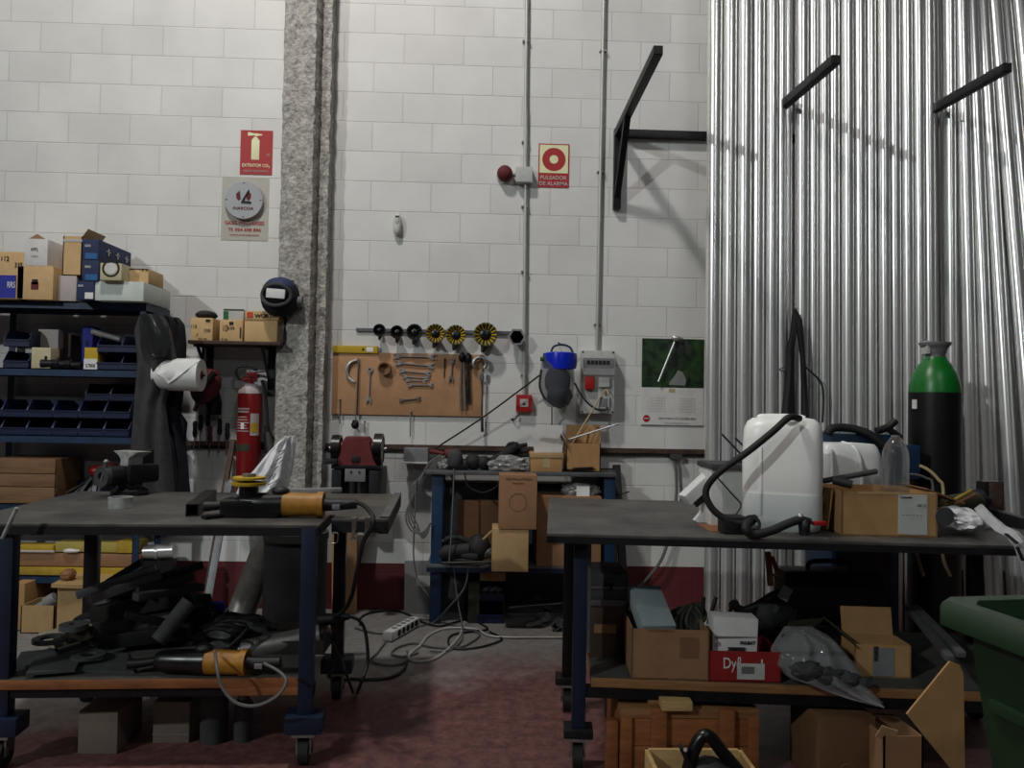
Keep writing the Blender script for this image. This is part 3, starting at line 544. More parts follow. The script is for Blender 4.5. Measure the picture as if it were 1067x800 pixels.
txt('WÜRTH', (a.x+(b.x-a.x)*.62, 4.981, (zt+zl)/2), (b.x-a.x)*.66, (zt-zl)*.52, 'ink', t, bold=.02)
P('emblem', M().b2((a.x+.012, 4.981, zl+.012), (a.x+.05, 4.986, zt-.008)), 'orange', t)
def welding_helmet():
    c = at(289, 309, 4.93); t = T('welding_helmet', 'dark blue welding helmet with grey visor frame, above the lettered box', 'helmet', (c.x, 5.0, c.z-.14))
    P('shell', M().blob((c.x, 5.0, c.z+.005), (.118, .11, .122), 1, .03, e=.85), 'navy', t); P('crown', M().blob((c.x+.005, 4.985, c.z+.06), (.10, .095, .07), 2, .02), 'bluecard', t)
    fr = M(); pts = [(math.cos(k*PI/8)*.088, math.sin(k*PI/8)*.066) for k in range(17)]; fr.tube([(c.x+x, 4.882+.35*x*x/.1, c.z+.005+z) for x, z in pts], .012, 8); P('visor_frame', fr, 'stone', t)
    P('face_plate', M().blob((c.x, 4.925, c.z), (.09, .04, .072), 3, 0), 'blackgloss', t); P('visor_window', M().box((c.x+.003, 4.878, c.z+.012), (.115, .012, .058), (0, .06, 0), .004), 'paper', t)
    P('hood_cloth', drape([(316, 289, 306), (335, 291, 309), (358, 293, 305)], 5.1, .05, 2, .012, 3, nx=12, ny=12), 'black', t); P('hanger', M().tube([(c.x+.05, 5.0, c.z+.10), (c.x+.06, WY-.2, c.z+.12)], .006), 'darksteel', t)
    P('side_knob', M().cyl((c.x+.1, 5.0, c.z-.02), (c.x+.14, 5.0, c.z-.02), .035, n=16), 'greyink', t)
welding_helmet()
def extinguisher():
    p = wl(260, 440, .1); r = .0775; x, y = p.x, WY-.1; zt = at(260, 400, y).z; zb = zt-.72; t = T('fire_extinguisher', 'tall red fire extinguisher hung on the wall under the wall shelf', 'fire extinguisher', (x, y, zb))
    P('cylinder', M().lathe([(0, zb), (r*.9, zb), (r, zb+.02), (r, zt-.08), (r*.93, zt-.045), (r*.7, zt-.018), (.03, zt), (.02, zt+.01), (0, zt+.01)], (x, y, 0), n=32), 'extred', t)
    P('shoulder_band', M().lathe([(r*.985+.002, zt-.062), (r*.93+.004, zt-.043), (r*.7+.004, zt-.016), (.035, zt+.002)], (x, y, 0), n=32), 'pinkcard', t)
    def decal(a0, a1, z0, z1, mt, nm='decal', e=.0012):
        m = M(); n = 8; A = [[m.bm.verts.new((x+math.sin(a0+(a1-a0)*k/n)*(r+e), y-math.cos(a0+(a1-a0)*k/n)*(r+e), z)) for k in range(n+1)] for z in (z0, z1)]
        for k in range(n): m.bm.faces.new((A[0][k], A[0][k+1], A[1][k+1], A[1][k]))
        P(nm, m, mt, t)
    decal(-1.0, .25, zt-.165, zt-.155, 'pinkcard'); decal(-1.0, .2, zt-.185, zt-.172, 'pinkcard')
    for k in range(6): decal(-.95, .05+.1*(k % 3), zt-.215-k*.018, zt-.210-k*.018, 'pinkcard')
    decal(.35, 1.1, zt-.33, zt-.19, 'pinkcard'); decal(.4, 1.0, zt-.31, zt-.25, 'yellow', e=.002); decal(-.45, -.15, zt-.29, zt-.25, 'paper'); decal(-1.1, .35, zt-.43, zt-.385, 'olive')
    P('valve', M().cyl((x, y, zt), (x, y, zt+.05), .022).cyl((x-.05, y, zt+.03), (x+.04, y, zt+.03), .016).box((x+.02, y-.02, zt+.06), (.075, .04, .03), (0, .3, 0), .005), 'extred', t)
    P('handle', M().bar((x+.0, y, zt+.07), (x+.1, y, zt+.085), .02, .008).bar((x-.005, y, zt+.045), (x+.085, y, zt+.05), .02, .008), 'darkred', t)
    P('carry_loop', M().tube([at(257, 393, y), at(250, 395, y), at(246, 388, y), at(249, 382, y), at(258, 382, y), at(268, 386, y)], .008), 'black', t)
    P('hose', M().tube([at(273, 396, y), at(276, 408, y), at(278, 430, y), at(279, 448, y)], .011), 'rubber', t); P('horn', M().cyl(at(278, 443, y), at(279, 452, y), .016).cyl(at(279, 450, y), at(284, 470, y), .022, .055), 'black', t)
    P('wall_bracket', M().b2((x-.03, y+r-.01, zt-.3), (x+.03, WY, zt-.24)), 'darksteel', t)
extinguisher()
# ================================================================== rail along the wall with screwdrivers
def wall_rail():
    a, b = wl(192, 463), wl(738, 474); t = T('steel_rail', 'long dark steel angle rail fixed along the wall below the tool board', 'rail', (0, WY, a.z-.02))
    P('strip', M().bar((a.x, WY-.012, 1.075), (b.x, WY-.012, 1.075), .024, .030), 'rust', t); P('ledge', M().bar((a.x, WY-.02, 1.062), (b.x, WY-.02, 1.062), .006, .04), 'darksteel', t)
wall_rail()
for i, (px, py, l, mt) in enumerate(((203, 447, 26, 'blackgloss'), (209, 440, 30, 'black'), (217, 435, 30, 'blackgloss'), (219, 452, 22, 'darkred'), (229, 444, 30, 'blackcard'), (237, 449, 26, 'black'))):
    p = wl(px, py, .03); t = T('screwdriver', '%s screwdriver from the left, hung with its blade down in the wall rail' % ORD[i], 'screwdriver', (p.x, p.y, p.z-.12), 0, 'screwdrivers in the wall rail')
    P('handle', M().lathe([(0, .055), (.011, .05), (.015, .035), (.012, .0), (.015, -.03), (.008, -.055), (0, -.056)], p, n=12), mt, t)
    P('blade', M().cyl(p+V((0, 0, -.05)), p+V((-.004, 0, -.05-l*.0042)), .0035, n=8), 'steel', t)
# ================================================================== tool board
def tool_board():
    a, b = wl(346.5, 400), wl(502, 400); zt, zb = wl(420, 368).z, wl(420, 432.5).z
    return W('tool_board', M().b2((a.x, WY-.018, zb), (b.x, WY, zt), .002), 'pegboard', 'brown hardboard panel hung with spanners on the wall', 'board')
tool_board()
TB = .022
def spanner(p, q, s=1., label='', mt='chrome', combi=False, grp='spanners on the tool board'):
    p, q = wl(*p, TB+.004), wl(*q, TB+.004); d = (q-p).normalized(); n = V((0, 1, 0)); u = d.cross(n); m = M(); m.bar(p+d*.012, q-d*.012, .013*s, .006)
    for c, sg in ((p, -1), (q, 1)):
        if combi and sg < 0: m.pipe(c+V((0, -.004, 0)), c+V((0, .004, 0)), .017*s, .009*s, 16); continue
        base = c-d*sg*.004
        for w_ in (-1, 1): m.bar(base+u*w_*.010*s-d*sg*.012*s, base+u*w_*.012*s+d*sg*.016*s, .009*s, .007)
        m.box(base-d*sg*.010*s, (.022*s, .007, .022*s))
    return W('spanner', m, mt, label, 'spanner', grp)
spanner((412, 371), (452, 372), 1.2, 'longest open-ended spanner, topmost of the row on the tool board')
spanner((414, 378), (450, 381), 1.1, 'open-ended spanner, second from the top of the row on the tool board')
spanner((418, 386), (447, 389), .95, 'open-ended spanner, third from the top of the row on the tool board')
spanner((421, 392), (446, 394), .8, 'open-ended spanner, fourth from the top of the row on the tool board')
spanner((424, 396), (443, 397), .7, 'short open-ended spanner, fifth from the top of the row on the tool board')
spanner((426, 401), (450, 401), .8, 'open-ended spanner, lowest of the row on the tool board')
spanner((417, 417), (437, 415), .75, 'small spanner hanging alone below the row on the tool board', 'steel')
spanner((385.5, 385), (384, 418), 1.1, 'upright combination spanner left of the brown tape ring', combi=True)
spanner((471, 375), (470, 396), 1., 'upright spanner right of the row on the tool board', 'steel')
def curved_gauge():
    p = wl(372, 375, TB+.01); t = T('angle_gauge', 'steel tool with a curved arc and long bar at the left of the tool board', 'tool', (p.x, p.y, wl(370, 445).z))
    P('bar', M().bar(wl(373.5, 373, TB+.01), wl(370.5, 440, TB+.01), .016, .006), 'steel', t)
    P('arc', M().tube([wl(372, 375, TB+.008), wl(365, 378, TB+.008), wl(361.5, 385, TB+.008), wl(363, 393, TB+.008), wl(369, 398, TB+.008)], .010, 8), 'alu', t)
    P('jaw', M().blob(wl(370, 442, TB+.02), (.025, .02, .03), 1, .3), 'darksteel', t)
curved_gauge()
p = wl(401, 384, TB); W('tape_ring', M().pipe((p.x, WY-.018, p.z), (p.x, WY-.06, p.z), .044, .033, 28), 'cardd', 'brown ring of tape hanging on the tool board', 'tape')
W('file', M().bar(wl(463.5, 373, TB+.004), wl(463, 382, TB+.004), .010, .008).bar(wl(463, 382, TB+.004), wl(462.5, 393, TB+.004), .008, .003), 'black', 'small black file beside the upright spanner on the tool board', 'file')
def pliers(x0, x1, y0, y1, label, mt):
    t = T('long_pliers', label, 'pliers', wl((x0+x1)/2, y1, TB), 0, 'pliers at the right of the tool board')
    P('jaws', M().blob(wl(x0+1, y0+4, TB+.015), (.022, .014, .035), 2, .2), 'darksteel', t)
    for k, (xa, xb) in enumerate(((x0, x0-1), (x0+2, x1))):
        P('handle', M().bar(wl(xa, y0+8, TB+.012), wl(xb, y0+36, TB+.012), .012, .008).bar(wl(xb, y0+36, TB+.012), wl(xb+.5, y1, TB+.012), .015, .012), mt, t)
pliers(480.5, 484, 368, 426, 'long black-handled pliers, left of the two pairs on the tool board', 'steel'); pliers(487, 489, 369, 420, 'long pliers, right of the two pairs on the tool board', 'darksteel')
def caliper():
    c = wl(500, 379, TB+.02); t = T('caliper_clamp', 'steel clamp with a round throat at the right end of the tool board', 'clamp', wl(502, 450, TB))
    m = M(); m.tube([c+V((math.cos(a)*.042, 0, math.sin(a)*.042)) for a in [(-.25+k*.16)*PI for k in range(10)]], .013, 8); P('throat', m, 'steel', t)
    P('bar', M().bar(wl(503, 388, TB+.02), wl(502.5, 440, TB+.02), .014, .008), 'rust', t); P('grip', M().bar(wl(502.5, 436, TB+.02), wl(502.5, 450, TB+.02), .02, .018, .003), 'black', t)
    P('slider', M().box(wl(502, 392, TB+.02), (.03, .02, .06), None, .004), 'greysteel', t)
caliper()
for i, (pa, pb, lb) in enumerate((((354, 416), (354, 441), 'thin steel pin hanging at the lower left corner of the tool board'), ((428, 429), (427.5, 455), 'thin steel rod hanging below the middle of the tool board'), ((380, 439), (380, 452), 'short pale pin on the wall above the bench grinder'))):
    W('steel_pin', M().cyl(wl(*pa, TB+.004), wl(*pb, TB+.004), .004, n=8).blob(wl(*pa, TB+.004), (.008, .008, .008), sub=2), 'steel', lb, 'pin')
def level():
    a, b = wl(347, 364, .02), wl(394, 364, .02); t = T('spirit_level', 'yellow spirit level on the top edge of the tool board', 'level', ((a.x+b.x)/2, WY-.02, wl(370, 368).z))
    zb = wl(370, 368).z; P('beam', M().b2((a.x, WY-.03, zb), (b.x, WY-.004, zb+.048), .003), 'yellow', t); P('vial', M().b2((b.x-.075, WY-.033, zb+.008), (b.x-.03, WY-.028, zb+.04), .003), 'paper', t); P('hole', M().cyl((a.x+.2, WY-.0315, zb+.025), (a.x+.2, WY-.02, zb+.025), .008), 'ink', t)
level()
def cup_rail():
    a, b = wl(371.5, 343.5), wl(545, 348.5); t = T('hanging_rail', 'thin grey rail on the wall carrying the round cups', 'rail', ((a.x+b.x)/2, WY, a.z-.02)); P('strip', M().bar(V((a.x, WY-.008, a.z)), V((b.x, WY-.008, a.z)), .014, .022), 'greysteel', t)
    cups = [(397, 345, 6.5, 'black', 'black'), (415, 347, 7, 'black', 'black'), (433, 347, 8.5, 'black', 'olive'), (454.5, 348.5, 10, 'olive', 'yellow'), (475.5, 350, 10.5, 'olive', 'yellow'), (506, 349.5, 12.5, 'olive', 'yellow')]
    for i, (px, py, rp, m1, m2) in enumerate(cups):
        r = rp*5.15/F; c = wl(px, py, .02); u = T('ribbed_cup', '%s ribbed round cup from the left on the wall rail, %s' % (ORD[i], 'black' if i < 2 else 'black and olive' if i == 2 else 'black and yellow'), 'cup', (c.x, c.y, c.z-r), 0, 'ribbed cups on the wall rail')
        P('cone', M().lathe([(r*.35, -.01), (r*.45, .02), (r*.75, .05), (r, .075), (r, .085), (r*.86, .085), (r*.5, .05), (0.001, .045)], c, '-y', 24), m1, u)
        for k in range(16 if i > 2 else 10):
            an = 2*PI*k/(16 if i > 2 else 10); P('rib', M().bar(c+V((math.cos(an)*r*.5, -.062, math.sin(an)*r*.5)), c+V((math.cos(an)*r*.95, -.088, math.sin(an)*r*.95)), .005, .008), m2, u)
        P('hub', M().lathe([(r*.45, .045), (r*.45, .07), (r*.3, .075), (0, .075)], c, '-y', 16), 'blackgloss', u)
        P('stem', M().cyl(c+V((0, -.02, -r*.6)), c+V((-r*.25, -.01, -r*1.45)), r*.45, r*.12, 12), m1 if i < 2 else 'stone', u)
    c = wl(538, 352, .02); u = T('ribbed_cup', 'grey hexagonal cup at the right end of the wall rail', 'cup', (c.x, c.y, c.z-.05)); P('cup', M().lathe([(.03, 0), (.055, .05), (.06, .08)], c, '-y', 6), 'grey', u); P('hollow', M().lathe([(.001, .0815), (.045, .0815)], c+V((0, 0, -.0)), '-y', 6), 'ink', u)
cup_rail()
# ================================================================== conduits, alarm, signs
def conduit(pts, label, clips, box=False):
    t = T('conduit_pipe', label, 'pipe', wl(*pts[-1], .02)); a, b = wl(*pts[0], .02), wl(*pts[-1], .02); P('pipe', M().cyl((a.x, WY-.022, a.z+.5), (b.x, WY-.022, b.z), .012, n=12), 'conduit', t)
    for y in clips:
        f_ = (y-pts[0][1])/(pts[-1][1]-pts[0][1]); q = wl(pts[0][0]+(pts[-1][0]-pts[0][0])*f_, y, .022); P('clip', M().b2((q.x-.022, WY-.03, q.z-.006), (q.x+.022, WY, q.z+.006), .002).cyl((q.x-.018, WY-.034, q.z), (q.x-.018, WY, q.z), .006).cyl((q.x+.018, WY-.034, q.z), (q.x+.018, WY, q.z), .006), 'steel', t)
conduit([(548.5, 0), (547, 176)], 'thin grey conduit pipe running up from the junction box', [43, 148]); conduit([(547, 191), (546, 411)], 'thin grey conduit pipe running from the junction box down to the red call point', [215, 283, 391])
conduit([(629.5, 0), (622, 364)], 'grey conduit pipe running up from the electrical panel', [53, 179, 338])
def junction():
    p = wl(546, 183, .03); t = T('junction_box', 'small grey junction box on the left conduit pipe', 'box', (p.x, WY, p.z-.05)); P('housing', M().b2((p.x-.056, WY-.065, p.z-.052), (p.x+.056, WY, p.z+.052), .006), 'palegrey', t); P('spigot', M().cyl((p.x-.10, WY-.03, p.z), (p.x-.05, WY-.03, p.z), .012), 'grey', t)
    q = wl(526, 180, .05); t = T('alarm_siren', 'round dark red alarm siren left of the junction box', 'siren', (q.x, WY, q.z-.05)); P('dome', M().lathe([(.05, .0), (.052, .045), (.046, .07), (.03, .082), (0, .086)], (q.x, WY, q.z), '-y', 28), 'darkred', t); P('base', M().lathe([(.055, 0), (.055, .02)], (q.x, WY, q.z-.006), '-y', 28), 'palegrey', t); P('link', M().cyl((q.x+.04, WY-.03, q.z), (p.x-.095, WY-.03, p.z), .009), 'grey', t)
junction()
def ext_sign():
    a, b = wl(250.5, 160), wl(284, 160); zt, zb = wl(267, 136).z, wl(267, 182).z; x = (a.x+b.x)/2; w_ = b.x-a.x; h = zt-zb; y = WY-.004; t = T('fire_sign', 'red fire extinguisher sign with pale extinguisher symbol', 'sign', (x, WY, zb))
    P('plate', M().b2((a.x, y, zb), (b.x, WY, zt)), 'signred', t); s = h/.28; c = zb+h*.62
    P('symbol', M().b2((x-.012-.02*s, y-.001, c-.08*s), (x-.012+.03*s, y+.001, c+.045*s), .001).prism([(x-.03*s, c+.045*s), (x-.015*s, c+.065*s), (x+.0*s, c+.065*s), (x+.015*s, c+.045*s)], y-.001, y+.001).prism([(x-.055*s, c+.07*s), (x-.055*s, c+.095*s), (x-.01*s, c+.085*s), (x-.01*s, c+.075*s)], y-.001, y+.001).prism([(x-.01*s, c+.068*s), (x-.01*s, c+.088*s), (x+.035*s, c+.082*s), (x+.035*s, c+.076*s)], y-.001, y+.001), 'signcream', t)
    txt('EXTINTOR CO₂', (x, y-.001, zb+h*.20), w_*.86, h*.085, 'signcream', t, bold=.015); txt('RIESGO ELÉCTRICO', (x, y-.001, zb+h*.085), w_*.76, h*.055, 'pinkcard', t); txt('M', (x+w_*.37, y-.001, zb+h*.45), w_*.07, h*.06, 'pinkcard', t, name='small_mark')
ext_sign()
def alarm_sign():
    a, b = wl(561, 172), wl(593, 172); zt, zb = wl(577, 150).z, wl(577, 195.5).z; x = (a.x+b.x)/2; w_ = b.x-a.x; h = zt-zb; y = WY-.004; t = T('alarm_sign', 'red and cream alarm call point sign with a red ring', 'sign', (x, WY, zb))
    P('plate', M().b2((a.x, y, zb), (b.x, WY, zt)), 'signred', t); P('panel', M().b2((a.x+.008, y-.0008, zb+h*.33), (b.x-.008, y+.001, zt-.008)), 'signcream', t)
    c = zb+h*.64; P('ring', M().cyl((x, y-.0016, c), (x, y, c), w_*.38, n=40), 'signred', t); P('ring_centre', M().cyl((x, y-.0024, c), (x, y, c), w_*.14, n=28), 'signcream', t)
    txt('PULSADOR', (x, y-.001, zb+h*.225), w_*.86, h*.088, 'pinkcard', t, bold=.015); txt('DE ALARMA', (x, y-.001, zb+h*.09), w_*.92, h*.088, 'pinkcard', t, bold=.015)
alarm_sign()
def clock_sheet():
    a, b = wl(231, 215), wl(280, 215); zt, zb = wl(255, 184.5).z, wl(255, 250.5).z; x = (a.x+b.x)/2; y = WY-.003; t = T('plastic_sheet', 'clear plastic sheet with red lettering behind the round wall clock', 'poster', (x, WY, zb)); P('sheet', M().b2((a.x, y, zb), (b.x, WY, zt)), 'sheetclear', t)
    w_ = b.x-a.x; h = zt-zb
    txt('GASES WELD-GASES', (x, y-.001, zb+h*.275), w_*.84, h*.06, 'signred', t, bold=.02); txt('Tf. 954 698 896', (x, y-.001, zb+h*.165), w_*.70, h*.055, 'signred', t, bold=.02); txt('www.inarcoa.com', (x, y-.001, zb+h*.085), w_*.62, h*.03, 'signred', t)
    c = wl(254, 208.5, .03); r = 20*5.22/F; t = T('wall_clock', 'round grey wall clock with a red emblem on the plastic sheet', 'clock', (c.x, WY, c.z-r)); yc = WY-.035
    P('body', M().lathe([(r*.97, .004), (r, .012), (r, .028), (r*.97, .035), (0, .035)], (c.x, WY, c.z), '-y', 48), 'clockgrey', t)
    k = r/.128
    for s in (-1, 1): P('emblem_wing', M().prism([(c.x+s*.018*k, c.z+.005*k), (c.x+s*.026*k, c.z+.062*k), (c.x+s*.05*k, c.z+.04*k), (c.x+s*.047*k, c.z+.012*k), (c.x+s*.034*k, c.z-.006*k)], yc-.001, yc), 'darkred', t)
    P('minute_hand', M().bar((c.x-.012, yc-.004, c.z-.02*k), (c.x+.035*k, yc-.004, c.z+.065*k), .003, .010), 'ink', t); P('hour_hand', M().bar((c.x-.005, yc-.006, c.z-.012*k), (c.x+.05*k, yc-.006, c.z-.016*k), .003, .011), 'ink', t)
    txt('INARCOA', (c.x, yc-.001, c.z-.055*k), .135*k, .02*k, 'darkred', t, bold=.02)
    for dx, dz in ((-1, 0), (1, 0), (0, 1), (0, -1)): P('hour_mark', M().b2((c.x+dx*r*.88-.006, yc-.001, c.z+dz*r*.88-.003), (c.x+dx*r*.88+.006, yc, c.z+dz*r*.88+.003)), 'stone', t)
clock_sheet()
p = wl(414, 234, .03); t = T('motion_detector', 'small cream motion detector on the wall above the tool board', 'detector', (p.x, WY, p.z-.06)); P('housing', M().blob((p.x, WY-.025, p.z), (.028, .03, .072), 0, 0, e=.75), 'offwhite', t); P('lens', M().blob((p.x, WY-.045, p.z+.02), (.017, .014, .03), 0), 'palegrey', t); P('slot', M().b2((p.x-.012, WY-.056, p.z+.045), (p.x+.012, WY-.04, p.z+.055)), 'stone', t)
def call_point():
    p = wl(546, 420, .03); t = T('call_point', 'small red fire alarm call point at the foot of the conduit pipe', 'alarm', (p.x, WY, p.z-.055)); P('housing', M().b2((p.x-.052, WY-.05, p.z-.057), (p.x+.052, WY, p.z+.057), .006), 'redplastic', t); P('glass', M().b2((p.x-.028, WY-.053, p.z-.025), (p.x+.028, WY-.048, p.z+.028), .002), 'pinkcard', t); P('arrow', M().prism([(p.x-.012, p.z-.012), (p.x+.012, p.z-.012), (p.x, p.z+.010)], WY-.055, WY-.052), 'ink', t)
call_point()
p = wl(534, 437, .01); W('wall_hook', M().tube([p, p+V((.02, -.02, .006)), p+V((.03, -.02, .025))], .004).cyl(p, p+V((0, .01, 0)), .008), 'darksteel', 'tiny black hook on the wall below the red call point', 'hook')
def face_shield():
    Y = 5.08; c = at(584, 376, Y); t = T('face_shield', 'face shield with blue brow guard and dark visor hanging on the wall', 'face shield', (c.x, Y, at(582, 425, Y).z))
    k = Y/F; prof = [(.55, -54, 17), (.7, -45, 19), (.92, -30, 19), (1.0, -14, 19), (.98, -2, 19)]
    m = M(); R = []
    for s, dz, w_ in [(16, 6, 1), (17.5, -4, 1), (18.5, -20, 1), (17.5, -33, 1), (14, -43, 1), (9, -48.5, 1)]:
        R.append([m.bm.verts.new((c.x-2.5*k+math.sin(a)*s*k, Y+.05-math.cos(a)*.125*(s/17.5)**.6, c.z+dz*k)) for a in [(-1.45+2.9*i/16) for i in range(17)]])
    for A, B in zip(R, R[1:]):
        for i in range(16): m.bm.faces.new((A[i], A[i+1], B[i+1], B[i]))
    P('visor', m, 'visor', t)
    m = M(); R = []
    for s, dz, o in [(15, 9, 0), (18, 8, .012), (18.6, 0, .018), (17.6, -7, .014), (15.5, -8, .0)]:
        R.append([m.bm.verts.new((c.x+math.sin(a)*s*k, Y+.05-math.cos(a)*(.12+o), c.z+(dz-1.5*math.cos(a)*(dz < 0))*k)) for a in [(-1.5+3.0*i/16) for i in range(17)]])
    for A, B in zip(R, R[1:]):
        for i in range(16): m.bm.faces.new((A[i], A[i+1], B[i+1], B[i]))
    P('brow_guard', m, 'shieldblue', t)
    P('headband', M().tube([at(574, 368, Y), at(577, 361, Y), at(586, 359, Y), at(594, 362, Y), at(597, 368, Y)], .007), 'bluecard', t); P('chin_guard', M().blob(at(583, 412, Y+.03), (.085, .06, .07), 4, .12), 'black', t)
    P('inner_harness', M().blob(at(581, 397, Y+.06), (.085, .04, .10), 2, .03, e=.9), 'rubber', t); P('edge_tube', M().tube([at(564, 385, Y), at(562.5, 403, Y), at(569, 416, Y), at(582, 424, Y), at(592, 420, Y)], .007), 'black', t); P('side_pivot', M().cyl(at(566, 374, Y), at(563, 374, Y), .014), 'green', t)
    P('hook', M().tube([at(586, 360, Y), V((c.x, WY, at(586, 357, WY).z))], .005), 'darksteel', t)
face_shield()
def panel():
    a, b = wl(605.5, 400, .1), wl(640.5, 400, .1); zt, zb = wl(622, 365, .1).z, wl(622, 431, .1).z; y = WY-.10; x0, x1 = a.x, b.x; w_ = x1-x0; h = zt-zb; t = T('electrical_panel', 'grey electrical panel with breaker window and sockets on the wall', 'electrical panel', ((x0+x1)/2, WY, zb))
    P('housing', M().b2((x0, y, zb), (x1, WY, zt), .008), 'palegrey', t); P('breaker_window', M().b2((x0+.012, y-.008, zb+h*.62), (x1-.012, y+.002, zb+h*.88), .003), 'greyink', t)
    for k in range(6): P('breaker', M().b2((x0+.035+k*.026, y-.012, zb+h*.78), (x0+.055+k*.026, y-.006, zb+h*.84)), 'ink', t)
    P('window_cover', M().box(((x0+x1)/2, y-.03, zb+h*.66), (w_*.92, .004, h*.14), (-.7, 0, 0)), 'clearbag', t)
    P('red_socket', M().b2((x0+.022, y-.035, zb+h*.38), (x0+.085, y, zb+h*.59), .008), 'redplastic', t); P('socket', M().b2((x0+.115, y-.025, zb+h*.42), (x0+.185, y, zb+h*.58), .005), 'palegrey', t); P('socket', M().b2((x0+.115, y-.02, zb+h*.08), (x0+.185, y, zb+h*.27), .005), 'palegrey', t); P('socket_face', M().b2((x0+.125, y-.022, zb+h*.11), (x0+.175, y-.018, zb+h*.25), .003), 'greyink', t)
    for px, pz in ((.018, .97), (.982-.06, .97), (.018, .03), (.92, .03)): P('screw', M().cyl((x0+w_*px+.006, y-.001, zb+h*pz), (x0+w_*px+.006, y+.002, zb+h*pz), .007, n=12), 'ink', t)
panel()
cable([at(599, 399, 5.1), at(606, 412, 5.1), at(616, 423, 5.1), at(628, 428, 5.12), at(633, 424, 5.13)], .006, 'cableblack', 'black lead looping from the face shield to the electrical panel')
cable([at(562, 391, 5.08), at(545, 404, 5.1), at(500, 437, 5.13), at(449, 470, 5.16)], .006, 'cableblack', 'thin black cable slanting from the face shield down to the grey socket box')
cable([at(575, 424, 5.13), at(575, 438, 5.18), at(574.5, 452, 5.05)], .004, 'cableblack', 'thin black lead hanging straight down below the face shield')
cable([at(634, 411, 5.1), at(630, 407, 5.13), at(612, 436, 5.08), at(594, 466, 5.03)], .005, 'tape', 'pale lead slanting from the panel down into the cardboard box')
def calendar():
    a, b = wl(668.5, 400), wl(733, 400); z0, z1, z2 = wl(700, 353).z, wl(700, 404).z, wl(700, 443.5).z; y = WY-.004; x0, x1 = a.x, b.x; w_ = x1-x0; t = T('calendar', 'wall calendar with a green landscape picture and pale month sheet', 'calendar', ((x0+x1)/2, WY, z2))
    P('picture', M().b2((x0, y, z1), (x1, WY, z0)), 'landscape', t); P('month_sheet', M().b2((x0, y, z2), (x1, WY, z1)), 'whitecard', t); h = z0-z1
    P('pond', M().prism([(x0+w_*.44, z1+h*.06), (x0+w_*.70, z1+h*.05), (x0+w_*.72, z1+h*.16), (x0+w_*.66, z1+h*.32), (x0+w_*.58, z1+h*.36), (x0+w_*.53, z1+h*.24), (x0+w_*.46, z1+h*.14)], y-.0006, y), 'grey', t); P('pale_house', M().prism([(x0+w_*.46, z1+h*.72), (x0+w_*.76, z1+h*.72), (x0+w_*.74, z1+h*.97), (x0+w_*.5, z1+h*.97)], y-.0006, y), 'stone', t)
    hs = z1-z2
    for s in (.12, .60):
        for r in range(6): txt('1 2 3 4 5 6 7', (x0+w_*(s+.13), y-.0004, z2+hs*(.72-.07*r)), w_*.27, hs*.022, 'greyink', t, name='dates')
    txt('UNO PARA LOS COCHES 2020', (x0+w_*.58, y-.0004, z2+hs*.19), w_*.6, hs*.055, 'ink', t); txt('www.recambios-talleres.com', (x0+w_*.58, y-.0004, z2+hs*.07), w_*.4, hs*.03, 'greyink', t)
    P('emblem', M().cyl((x0+w_*.085, y-.0008, z2+hs*.18), (x0+w_*.085, y, z2+hs*.18), .024, n=24), 'redplastic', t); P('emblem_bar', M().b2((x0+w_*.085-.018, y-.0016, z2+hs*.17), (x0+w_*.085+.018, y, z2+hs*.20)), 'pinkcard', t)
    P('tab', M().b2((x0+w_*.44, y-.002, z1-.03), (x0+w_*.54, y, z1-.006)), 'tape', t); P('binding', M().b2((x0, y-.003, z2), (x1, y, z2+.006)), 'greyink', t)
    t = T('ratchet', 'chrome ratchet handle hanging slanted over the calendar', 'ratchet', wl(690, 396, .03)); P('shaft', M().cyl(wl(686, 397.5, .03), wl(703, 356, .035), .007, n=12), 'chrome', t); P('head', M().blob(wl(704, 352, .04), (.028, .02, .02), 1, .1), 'chrome', t); P('nut', M().cyl(wl(706, 353, .05), wl(711, 354, .02), .014, n=6), 'steel', t)
    P('pin', M().cyl(wl(704, 352, .04), wl(704, 352, 0), .004), 'steel', t)
calendar()
# ================================================================== things on the left work table
def bench_vise():
    c = on(130, 516, TZ); t = T('bench_vise', 'dark steel bench vise with a pale anvil jaw at the back of the left table', 'vise', (c.x, c.y+.05, TZ), -.5)
    P('base', M().lathe([(.085, 0), (.085, .02), (.06, .035), (.055, .06)], (0, 0, 0), n=20).b2((-.1, -.03, 0), (.1, .03, .018), .004), 'darksteel', t, True)
    P('body', M().box((.02, .03, .10), (.10, .17, .09), None, .018).cyl((0, -.14, .095), (0, .06, .095), .048, n=24), 'darksteel', t, True)
    P('nose', M().pipe((0, -.155, .095), (0, -.13, .095), .05, .022, 24), 'stone', t, True)
    m = M(); m.prism([(-.06, .21), (.11, .21), (.085, .195), (.05, .18), (.045, .13), (-.01, .13), (-.005, .17), (-.02, .19)], -.05, .03); P('anvil_jaw', m, 'jawsteel', t, True)
    P('moving_jaw', M().box((-.03, .10, .16), (.05, .08, .10), None, .01), 'darksteel', t, True); P('handle', M().cyl((-.02, -.145, .03), (.02, -.145, .16), .008).blob((.02, -.145, .165), (.013, .013, .013), sub=2), 'steel', t, True)
bench_vise()
c = on(121, 530, TZ); W('metal_ring', M().pipe((c.x, c.y+.04, TZ), (c.x, c.y+.04, TZ+.045), .049, .042, 32), 'jawsteel', 'short bright metal ring standing on the left table in front of the vise', 'ring')
p = on(17, 533, TZ); W('metal_rod', M().cyl(at(17.5, 529, 2.885), at(2.5, 561, 2.885), .007), 'jawsteel', 'thin bright rod stuck at the front left edge of the left table', 'rod')
